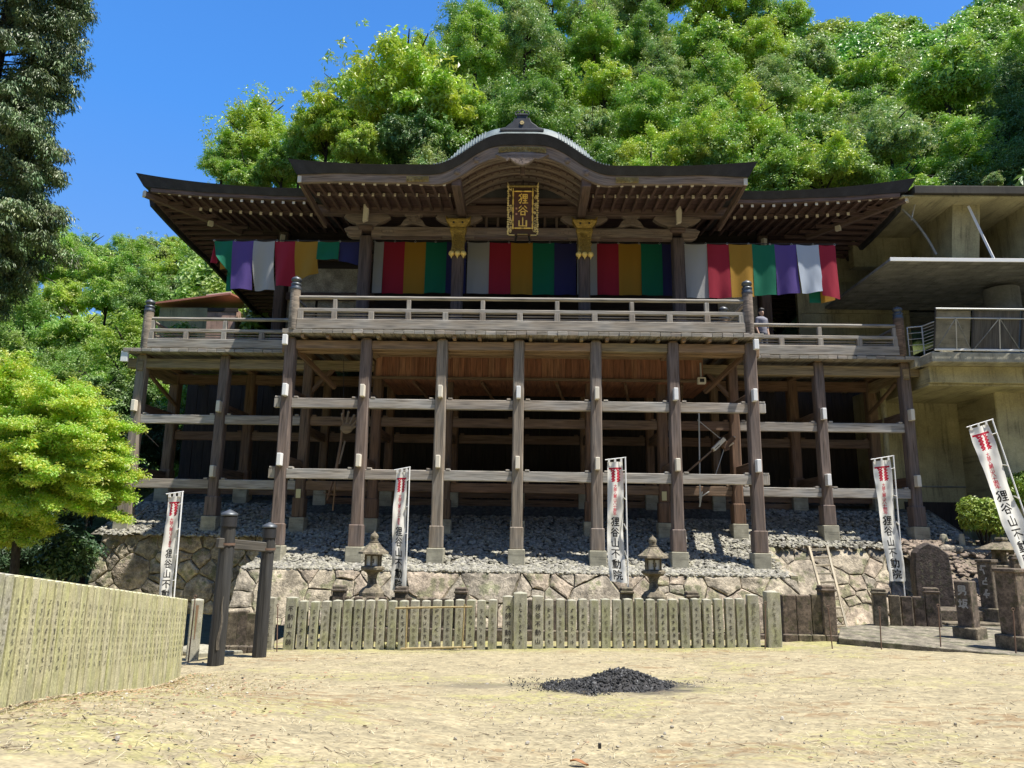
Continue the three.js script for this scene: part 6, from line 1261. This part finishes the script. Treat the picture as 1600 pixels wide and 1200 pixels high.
function makeTrunk(seed, Rr, h) { // from y = 0 up into a crown centred at y = h
  const r = mulberry(seed), g = [], w = 0.045 * Rr + 0.012 * h, top = h + Rr * 0.35, bend = (r() - 0.5) * 0.5;
  const tube = (pts, a, b) => { for (let i = 0; i < pts.length - 1; i++) g.push(rod(pts[i], pts[i + 1], lerp(a, b, i / (pts.length - 1)), lerp(a, b, (i + 1) / (pts.length - 1)), 7)); };
  tube([V(0, -0.6, 0), V(bend * 0.4, h * 0.45, 0), V(bend, h, bend * 0.5), V(bend * 1.4, top, 0)], w, w * 0.3);
  for (let i = 0; i < 8; i++) { const a = i * 2.4 + r(), y = lerp(h - Rr * 0.6, h + Rr * 0.3, r()), d = V(Math.cos(a), 0.35 + 0.5 * r(), Math.sin(a)).multiplyScalar(Rr * (0.5 + 0.35 * r())), p = V(bend * clamp(y / h), y, 0); tube([p, p.clone().addScaledVector(d, 0.5).add(V(0, Rr * 0.06, 0)), p.clone().add(d)], w * 0.45, w * 0.1); }
  return merge(g);
}
const TINT = {
  yellow: leafMat([0.56, 0.68, 0.11], 0.6), fresh: leafMat([0.43, 0.60, 0.11], 0.6), mid: leafMat([0.32, 0.48, 0.105], 0.6), deep: leafMat([0.19, 0.32, 0.085], 0.45), grey: leafMat([0.43, 0.55, 0.20], 0.6), dark: leafMat([0.055, 0.11, 0.04], 0.3), maple: leafMat([0.57, 0.69, 0.09], 0.6), conifer: leafMat([0.18, 0.26, 0.11], 0.35), bush: leafMat([0.30, 0.40, 0.05]),  // dark: leaf colour lowered to paint the shade of the wood
};
const proto = {};
function crownOf(kind, v) {
  const key = kind + v;
  if (!proto[key]) {
    const s = 200 + v * 17;
    proto[key] = { broad: () => makeCrown(s, 'broad', 3, 1050, { blobs: 60, br: 0.15, shell: 0.45, loose: 0.1 }), fine: () => makeCrown(s + 1, 'fine', 3, 1250, { blobs: 75, br: 0.13, ry: 1.1, shell: 0.4, loose: 0.12 }), glossy: () => makeCrown(s + 2, 'glossy', 3, 1750, { blobs: 120, br: 0.12, ry: 0.95, shell: 0.6, loose: 0.08 }), tall: () => makeCrown(s + 3, 'fine', 3, 1100, { blobs: 75, br: 0.12, ry: 1.5, top: 0.4, loose: 0.14 }) }[kind]();
    if (kind !== 'shrub') { const T = makeTrunk(s + 5, 3, 6); proto[key].userData.trunk = T; }
  }
  return proto[key];
}
function tree(label, px, py, rpx, z, kind, tint, v = 0, o = {}) {
  const c = at(px, py, z), depth = camera.position.z - z, Rr = rpx * depth / 1090, s = Rr / 3, base = Math.min(c.y - Rr * 0.8, Math.max(hillY(c.x, z), c.y - 9 * s)), src = crownOf(kind, v);
  const t = thing(o.name ?? 'broadleaf_tree', label, 'tree', [c.x, base, z], (px * 0.37 + z) % 6.28, o.group);
  const tr = part('trunk', src.userData.trunk, mat.bark, t); tr.scale.set(s, (c.y - base) / 6, s);
  const cr = src.clone(); cr.name = 'crown'; cr.material = TINT[tint]; cr.position.y = c.y - base; cr.scale.setScalar(s); t.add(cr); cr.userData = { kind: 'stuff' };
  return t;
}
// trees that can be told apart
tree('rounded yellow-green tree against the sky, left of the big dense tree', 398, 222, 72, -17, 'fine', 'yellow', 0);
tree('low green tree showing just left of the porch roof tip', 350, 255, 42, -16, 'fine', 'fresh', 1);
tree('green tree behind the left end of the porch roof', 440, 262, 50, -15, 'broad', 'fresh', 1);
tree('large dense dome-shaped tree behind the left half of the porch roof', 628, 170, 112, -15, 'glossy', 'yellow', 0);
tree('low lobe of dense foliage hanging over the porch roof, left of the bow', 560, 232, 44, -12, 'glossy', 'yellow', 1);
tree('dark green tree behind the left flank of the bow gable', 690, 240, 60, -13.4, 'glossy', 'mid', 1);
tree('thin sparse tree poking above the slope, left of the dome-shaped tree', 532, 135, 44, -17, 'tall', 'grey', 2).children[1].count = 230;
tree('tall airy tree on the skyline, right of the dome-shaped tree', 742, 75, 62, -20, 'tall', 'fresh', 1);
tree('tall airy tree reaching out of the picture above the name board', 822, 60, 62, -21, 'tall', 'grey', 0);
tree('mid green tree directly behind the ridge ornament', 830, 190, 75, -14.5, 'fine', 'mid', 2);
tree('rounded bright shrub-like tree above the right end of the porch roof', 1098, 232, 54, -12, 'fine', 'yellow', 2);
tree('bright yellow-green tree above the right wing roof', 1285, 258, 62, -11.6, 'broad', 'yellow', 2);
tree('bright tree right of the porch roof end', 1215, 255, 52, -12.2, 'fine', 'fresh', 0);
tree('pale tree with tiered foliage above the right roof tip', 1390, 222, 58, -14, 'broad', 'grey', 0);
tree('fresh green tree on the slope beside the dark wood at the right', 1480, 130, 80, -20, 'broad', 'fresh', 1);
tree('small pale shrub on the edge of the annex roof', 1552, 283, 17, -9, 'broad', 'grey', 1);
tree('dense lobe bulging at the left foot of the dome-shaped tree', 512, 205, 56, -14.5, 'glossy', 'yellow', 2);
tree('dense tree filling the gap right of the dome-shaped tree', 722, 190, 58, -15.5, 'glossy', 'fresh', 0);
tree('deep green tree in the shade under the dome-shaped tree', 640, 225, 60, -13, 'glossy', 'deep', 1);
tree('bushy green tree low behind the left wing roof, under the yellow-green one', 385, 282, 48, -15.5, 'broad', 'fresh', 0);
tree('green tree behind the left tree group, at the foot of the open sky', 470, 235, 40, -15, 'fine', 'fresh', 2);
// rows that fill the hillside
const skyline = [[-60, 330], [60, 372], [200, 366], [300, 392], [335, 300], [470, 200], [560, 130], [640, 75], [720, 20], [800, -20], [1000, -60], [1240, -20], [1300, 30], [1400, 48], [1500, 30], [1560, 5], [1700, -60]];
const skyAt = (x) => { for (let i = 0; i < skyline.length - 1; i++) if (x <= skyline[i + 1][0]) return lerp(skyline[i][1], skyline[i + 1][1], clamp((x - skyline[i][0]) / (skyline[i + 1][0] - skyline[i][0]))); return -60; };
{
  const kinds = ['broad', 'fine', 'tall', 'broad', 'fine', 'broad'], tints = ['fresh', 'fresh', 'grey', 'fresh', 'yellow', 'mid', 'grey'], words = { broad: 'broad-leaved', fine: 'fine-leaved', tall: 'tall slender', glossy: 'dense glossy-leaved' }, hue = { fresh: 'fresh green', mid: 'mid green', grey: 'pale grey-green', yellow: 'yellow-green', deep: 'deep green', dark: 'shade-tinted dark' };
  const r = mulberry(314); let k = 0;
  for (const [z, f, rp, step] of [[-15, 0.16, 58, 88], [-20, 0.4, 58, 82], [-26, 0.6, 56, 80], [-33, 0.78, 52, 74], [-42, 0.95, 50, 70]]) for (let px = 660 + r() * 50; px < 1690; px += step * (0.8 + 0.4 * r())) {
    const top = skyAt(px), low = px > 1380 ? 300 : 285, py = lerp(low, top, f) + rp * 0.75 + (r() - 0.5) * 26; k++;
    const dark = px > 1490 && py > 130, kind = kinds[(k + Math.floor(r() * 3)) % 6], tint = dark ? (r() < 0.4 ? 'dark' : 'deep') : tints[(k * 3 + Math.floor(r() * 4)) % 7];  // darker leaf tints paint the shade over the right wood
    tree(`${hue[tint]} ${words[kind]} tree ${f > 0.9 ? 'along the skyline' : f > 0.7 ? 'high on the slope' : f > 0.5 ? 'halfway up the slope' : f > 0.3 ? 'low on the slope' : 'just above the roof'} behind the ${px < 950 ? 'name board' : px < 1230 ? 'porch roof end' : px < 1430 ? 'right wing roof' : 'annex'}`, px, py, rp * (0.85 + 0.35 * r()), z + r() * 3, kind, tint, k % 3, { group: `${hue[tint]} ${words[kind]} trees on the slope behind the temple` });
  }
  // the lower wood at the left
  for (const [z, py0, rp, step] of [[-46, 392, 34, 42], [-36, 425, 40, 50], [-27, 470, 46, 62], [-19, 520, 54, 74], [-13, 585, 56, 84]]) for (let px = -60 + r() * 40; px < 420; px += step * (0.8 + 0.4 * r())) {
    if (px > 205 && z > -22) continue; k++;
    const shade = px > 235 && py0 > 440, kind = kinds[(k + Math.floor(r() * 3)) % 6], tint = shade ? 'deep' : ['fresh', 'grey', 'yellow', 'fresh', 'mid'][(k + Math.floor(r() * 3)) % 5];  // deeper leaf colour paints the shade near the eave
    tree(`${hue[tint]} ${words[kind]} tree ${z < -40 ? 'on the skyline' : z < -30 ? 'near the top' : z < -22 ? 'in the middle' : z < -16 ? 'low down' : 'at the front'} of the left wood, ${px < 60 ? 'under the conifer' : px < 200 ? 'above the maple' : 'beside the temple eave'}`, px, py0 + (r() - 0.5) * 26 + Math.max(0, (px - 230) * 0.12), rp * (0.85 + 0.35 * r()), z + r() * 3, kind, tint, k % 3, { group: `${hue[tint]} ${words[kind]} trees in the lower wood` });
  }
  for (const [px, py, rp, z, tint] of [[-30, 640, 90, -6, 'deep'], [70, 650, 80, -8, 'mid'], [160, 640, 62, -9, 'deep'], [40, 760, 90, -4, 'dark'], [150, 740, 70, -6.5, 'dark'], [255, 690, 60, -10, 'dark'], [-40, 850, 80, -2, 'dark'], [90, 850, 60, -3, 'dark'], [205, 610, 45, -10, 'deep']]) { k++; tree(`${hue[tint]} tree in the gloom ${py < 660 ? 'above' : py > 800 ? 'below' : 'behind'} the bright maple, ${px < 0 ? 'at the picture edge' : px < 120 ? 'left of the stone wall' : 'beside the stage'}`, px, py, rp, z, kinds[k % 2], tint, k % 3, { group: `${hue[tint]} trees in the gloom behind the maple` }); }  // deep and dark tints put the gloom into the leaf colour
}
// the canopy of the wood between the trees that can be told apart
{
  const r = mulberry(2718), N = 42000, im = new THREE.InstancedMesh(CLUMP.broad, leafMat([0.40, 0.57, 0.11], 0.6), N), o = new THREE.Object3D(), c = new THREE.Color(), Y = V(0, 1, 0), q5 = new THREE.Quaternion();
  im.name = 'hillside_canopy'; im.userData.kind = 'stuff'; im.castShadow = im.receiveShadow = true;
  const roofOf = (x, z) => hillY(x, z) + 3.6 + 6.5 * (fbmW(x * 0.2 + 7, z * 0.2, 2, 21) - 0.4) + 3.2 * (fbmW(x * 0.75, z * 0.75, 2, 22) - 0.5);
  for (let i = 0; i < N; i++) {
    const z = -12.5 - 33 * Math.pow(r(), 1.1), half = 0.78 * (21 - z), x = (r() * 2 - 1) * half, e = 0.3, g = roofOf(x, z), n = V(-(roofOf(x + e, z) - g) / e, 1, -(roofOf(x, z + e) - g) / e).normalize();
    o.position.set(x, g - 0.9 * Math.pow(r(), 2) + 0.35 * r(), z); n.add(V((r() - 0.5) * 0.7, 0.4, (r() - 0.5) * 0.7 + 0.25)).normalize(); o.quaternion.setFromUnitVectors(Y, n).multiply(q5.setFromAxisAngle(Y, r() * 6.283)); o.scale.setScalar(0.9 + 0.8 * r()); o.updateMatrix(); im.setMatrixAt(i, o.matrix);
    const l = 0.8 + 0.4 * r(), h = fbmW(x * 0.35, z * 0.35, 2, 23), sh = 1; im.setColorAt(i, c.setRGB(l * (0.55 + 0.8 * h) * sh, l * sh, l * (0.6 + 0.8 * r()) * sh));
  }
  scene.add(im);
}
// ---------- the near maple ----------
{
  const c = at(70, 702, 2.2), t = thing('maple_tree', 'bright lime-green maple spreading in front of the left end of the stage', 'tree', [c.x - 0.3, groundY(-8, 2) - 0.1, 2.2]), w = (x, y, z) => at(x, y, z).sub(t.position);
  const g = [], tube = (p, a, b) => { for (let i = 0; i < p.length - 1; i++) g.push(rod(p[i], p[i + 1], lerp(a, b, i / (p.length - 1)), lerp(a, b, (i + 1) / (p.length - 1)), 8)); };
  const f = w(30, 800, 2.2); tube([V(0, -0.2, 0), V(0.1, 0.9, 0), f], 0.13, 0.1);
  for (const [x, y, z] of [[40, 620, 2], [130, 640, 2.8], [190, 700, 2.4], [-40, 680, 1.6], [90, 720, 3.6], [10, 600, 1.4], [175, 770, 2.6], [205, 735, 2.5]]) tube([f, w(lerp(30, x, 0.5), lerp(800, y, 0.6), lerp(2.2, z, 0.5)), w(x, y, z)], 0.055, 0.012);
  tube([f, w(110, 795, 2.5), w(165, 800, 2.6), w(215, 806, 2.7), w(232, 790, 2.8)], 0.035, 0.006); tube([w(180, 655, 2.5), w(215, 665, 2.5), w(248, 698, 2.6)], 0.012, 0.004);
  part('trunk', g, mat.bark, t);
  const r = mulberry(77), im = new THREE.InstancedMesh(CLUMP.maple, TINT.maple, 11000), o = new THREE.Object3D(), col = new THREE.Color(), Y = V(0, 1, 0), q5 = new THREE.Quaternion();
  im.name = 'crown'; im.userData.kind = 'stuff'; im.castShadow = im.receiveShadow = true;
  // sprays: drooping fans of twigs that start inside the crown and reach its edge [px, py, spread in px]
  let i = 0; const twig = [], put = (p, n, s) => { if (i >= 11000) return; o.position.copy(p); n.normalize(); o.quaternion.setFromUnitVectors(Y, n).multiply(q5.setFromAxisAngle(Y, r() * 6.283)); o.scale.setScalar(s); o.updateMatrix(); im.setMatrixAt(i, o.matrix); const l = 0.88 + 0.24 * r(), h = r(); im.setColorAt(i++, col.setRGB(l * (0.7 + 0.5 * h), l, l * (0.6 + 0.8 * r()))); };
  const edge = [[-70, 555], [20, 558], [70, 572], [110, 592], [150, 604], [186, 640], [205, 690], [222, 728], [205, 775], [165, 790], [118, 800], [92, 832], [40, 848], [-70, 870]], tips = [];
  const within = (x, y) => { let o = false; for (let a = 0, b = edge.length - 1; a < edge.length; b = a++) if ((edge[a][1] > y) !== (edge[b][1] > y) && x < (edge[b][0] - edge[a][0]) * (y - edge[a][1]) / (edge[b][1] - edge[a][1]) + edge[a][0]) o = !o; return o; };
  while (tips.length < 340) { const x = -70 + r() * 300, y = 550 + r() * 330; if (!within(x, y)) continue; const e = Math.min(1, Math.hypot((x - 60) / 155, (y - 700) / 140)); tips.push([x, y, 2.2 + (r() - 0.5) * 4.0 * Math.sqrt(1.05 - e * e)]); }
  for (const q of [[205, 770, 2.6], [212, 742, 2.5], [228, 735, 2.4], [196, 803, 2.7], [208, 806, 2.8], [188, 800, 2.6], [222, 662, 2.5], [200, 655, 2.4], [150, 600, 2.3], [128, 590, 2.2], [172, 620, 2.3]]) tips.push(q);
  const ctr = w(40, 740, 2.2);
  for (const [x, y, z] of tips) {
    const e = w(x, y, z), out = e.clone().sub(ctr), L = Math.min(1, out.length() * 0.7), d = out.clone().setY(out.y * 0.25).normalize(), s = V(-d.z, 0, d.x), b = e.clone().addScaledVector(d, -L).add(V(0, 0.08, 0));
    if (r() < 0.35) twig.push(rod(b, e.clone().add(V(0, -0.03, 0)), 0.012, 0.004, 5));
    for (let k = 0; k < 21; k++) { const u = Math.pow(r(), 0.8), wd = (1 - 0.85 * u) * 0.24 * (r() * 2 - 1), p = b.clone().lerp(e, u).addScaledVector(s, wd * 1.5).add(V(0, -0.12 * u * u - 0.25 * Math.abs(wd) + 0.08 * (r() - 0.5), 0)); put(p, V(d.x * 0.35 + (r() - 0.5) * 0.5, 1, d.z * 0.35 + (r() - 0.5) * 0.5), 0.62 + 0.5 * r()); }
  }
  im.count = i; t.add(im); part('twig', twig, mat.bark, t);
}
// ---------- the tall conifer at the upper left ----------
{
  const c = at(-45, 300, -3.5), gy = -0.8, t = thing('conifer_tree', 'tall dark conifer with drooping sprays at the upper left edge', 'tree', [c.x, gy, -3.5]);
  const r = mulberry(55), g = [rod(V(0, -0.5, 0), V(0.2, 26, 0), 0.42, 0.1, 12)], pts = [], y0 = at(0, 440, -3.5).y - gy, y1 = at(0, -60, -3.5).y - gy;
  const reach = (y) => { const px = [[-60, 95], [40, 100], [110, 98], [150, 85], [200, 82], [225, 118], [260, 90], [300, 105], [340, 125], [400, 100], [440, 60], [520, 0]], py = lerp(440, -60, (y - y0) / (y1 - y0)); for (let i = 0; i < px.length - 1; i++) if (py <= px[i + 1][0]) return (lerp(px[i][1], px[i + 1][1], clamp((py - px[i][0]) / (px[i + 1][0] - px[i][0]))) + 28) * 0.0222; return 1; };
  for (let y = y0 - 1.6; y < y1 + 1.5; y += 0.2) for (let j = 0; j < 3; j++) {
    const a = j === 0 ? (r() - 0.5) * 1.3 : r() * 6.283, L = reach(y) * (0.72 + 0.34 * r()), d = V(Math.cos(a), 0, Math.sin(a)), p = V(0.1, y, 0), q = p.clone().addScaledVector(d, L * 0.55).add(V(0, 0.25, 0)), e = p.clone().addScaledVector(d, L).add(V(0, -0.25 - 0.25 * r(), 0));
    g.push(rod(p, q, 0.035, 0.022, 5), rod(q, e, 0.022, 0.006, 5));
    const n = Math.round(5 + L * 7); for (let i = 0; i < n; i++) { const k = 0.25 + 0.75 * Math.sqrt(r()), m = k < 0.55 ? p.clone().lerp(q, k / 0.55) : q.clone().lerp(e, (k - 0.55) / 0.45); pts.push(m.add(V((r() - 0.5) * 0.6, (r() - 0.7) * 0.5, (r() - 0.5) * 0.6))); }
  }
  part('trunk', g, mat.bark, t);
  const im = new THREE.InstancedMesh(CLUMP.conifer, TINT.conifer, pts.length), o = new THREE.Object3D(), col = new THREE.Color(); im.name = 'crown'; im.userData.kind = 'stuff'; im.castShadow = im.receiveShadow = true;
  pts.forEach((p, i) => { o.position.copy(p); o.rotation.set((r() - 0.5) * 0.5, r() * 6.3, (r() - 0.5) * 0.5); o.scale.setScalar(0.8 + 0.6 * r()); o.updateMatrix(); im.setMatrixAt(i, o.matrix); const l = 0.5 + 1.0 * r(), h = r(); im.setColorAt(i, col.setRGB(l * (0.85 + 0.4 * h), l, l * (0.8 + 0.3 * r()))); });
  t.add(im);
}
// ---------- clipped shrub and undergrowth ----------
function shrub(label, name, px, py, rpx, z, clump, tint, N, seed, o = {}) {
  const c = at(px, py, z), Rr = rpx * (camera.position.z - z) / 1090, t = thing(name, label, 'shrub', [c.x, c.y - Rr, z], 0, o.group);
  const cr = makeCrown(seed, clump, Rr, N, { blobs: o.blobs ?? 16, br: 0.38, ry: o.ry ?? 0.85, size: o.size ?? 0.5, shell: 0.5 }); cr.material = TINT[tint]; cr.position.y = Rr; t.add(cr);
  const r = mulberry(seed), g = []; for (let i = 0; i < 7; i++) { const a = i * 0.9; g.push(rod(V(0, -0.5, 0), V(Math.cos(a) * Rr * 0.5, Rr * (0.9 + 0.4 * r()), Math.sin(a) * Rr * 0.5), 0.03, 0.01, 6)); } part('stem', g, mat.bark, t);
  return t;
}
shrub('bright clipped shrub above the edging rocks, left of the tilted banner', 'shrub', 1535, 805, 32, -0.7, 'broad', 'bush', 900, 401, { size: 0.42, ry: 0.8 });
shrub('bright shrub at the right edge behind the pole of the tilted banner', 'shrub', 1612, 765, 34, -1.2, 'broad', 'bush', 700, 402, { size: 0.42 });
shrub('shade-tinted green bush in the gloom left of the shaded boulder wall', 'shrub', 105, 870, 34, 0.5, 'broad', 'dark', 500, 403, { size: 0.6 });  // leaf colour darkened to paint the shade around the bush
shrub('leafy weeds climbing in front of the hut wall', 'shrub', 283, 525, 18, -7.4, 'broad', 'mid', 240, 404, { size: 0.6 });

// tall unseen trees: four shade the annex, last four added to darken the wood
{ let i = 0; for (const [x, y, z, s] of [[24.5, 15, -1.5, 1.7], [28, 19, -0.5, 2.0], [33, 22, -5, 2.2], [32, 18, -8, 1.9], [37, 45, -8, 1.8], [41, 50, -14, 1.9], [37.5, 38, -12, 1.6], [46.5, 54, -22, 2.0]]) { const src = crownOf('broad', i % 3), t = thing('broadleaf_tree', ['tall tree shading the front of the annex', 'tall tree beyond the balcony end', 'tallest tree on the bank past the annex', 'tall tree above the annex roof', 'tall tree high on the bank, shading the dark wood', 'taller tree higher up that bank', 'tree on the bank nearest the dark wood', 'tallest tree at the top of the bank'][i++], 'tree', [x, -1, z]), tr = part('trunk', src.userData.trunk, mat.bark, t); tr.scale.set(s, (y + 1) / 6, s); const cr = src.clone(); cr.name = 'crown'; cr.material = TINT.mid; cr.position.y = y + 1; cr.scale.setScalar(s); cr.userData = { kind: 'stuff' }; t.add(cr); } }
// look-alikes that got the same words are told apart by their order from left to right
{
  const by = new Map(), sx = (o) => { const p = o.position.clone().project(camera); return p.x; };
  for (const o of scene.children) if (o.userData.category === 'tree') { const k = o.userData.label; if (!by.has(k)) by.set(k, []); by.get(k).push(o); }
  for (const [k, list] of by) if (list.length > 1) list.sort((a, b) => sx(a) - sx(b)).forEach((o, i) => { o.userData.label = k.replace('broad-leaved tree', 'leafy tree').replace('the slope behind', 'the slope above') .split(' ').slice(0, 14).join(' ') + ', ' + (list.length === 2 ? ['left one', 'right one'] : ['left one', 'second one', 'third one', 'fourth one', 'fifth one', 'sixth one'])[i]; });
}
renderer.render(scene, camera);
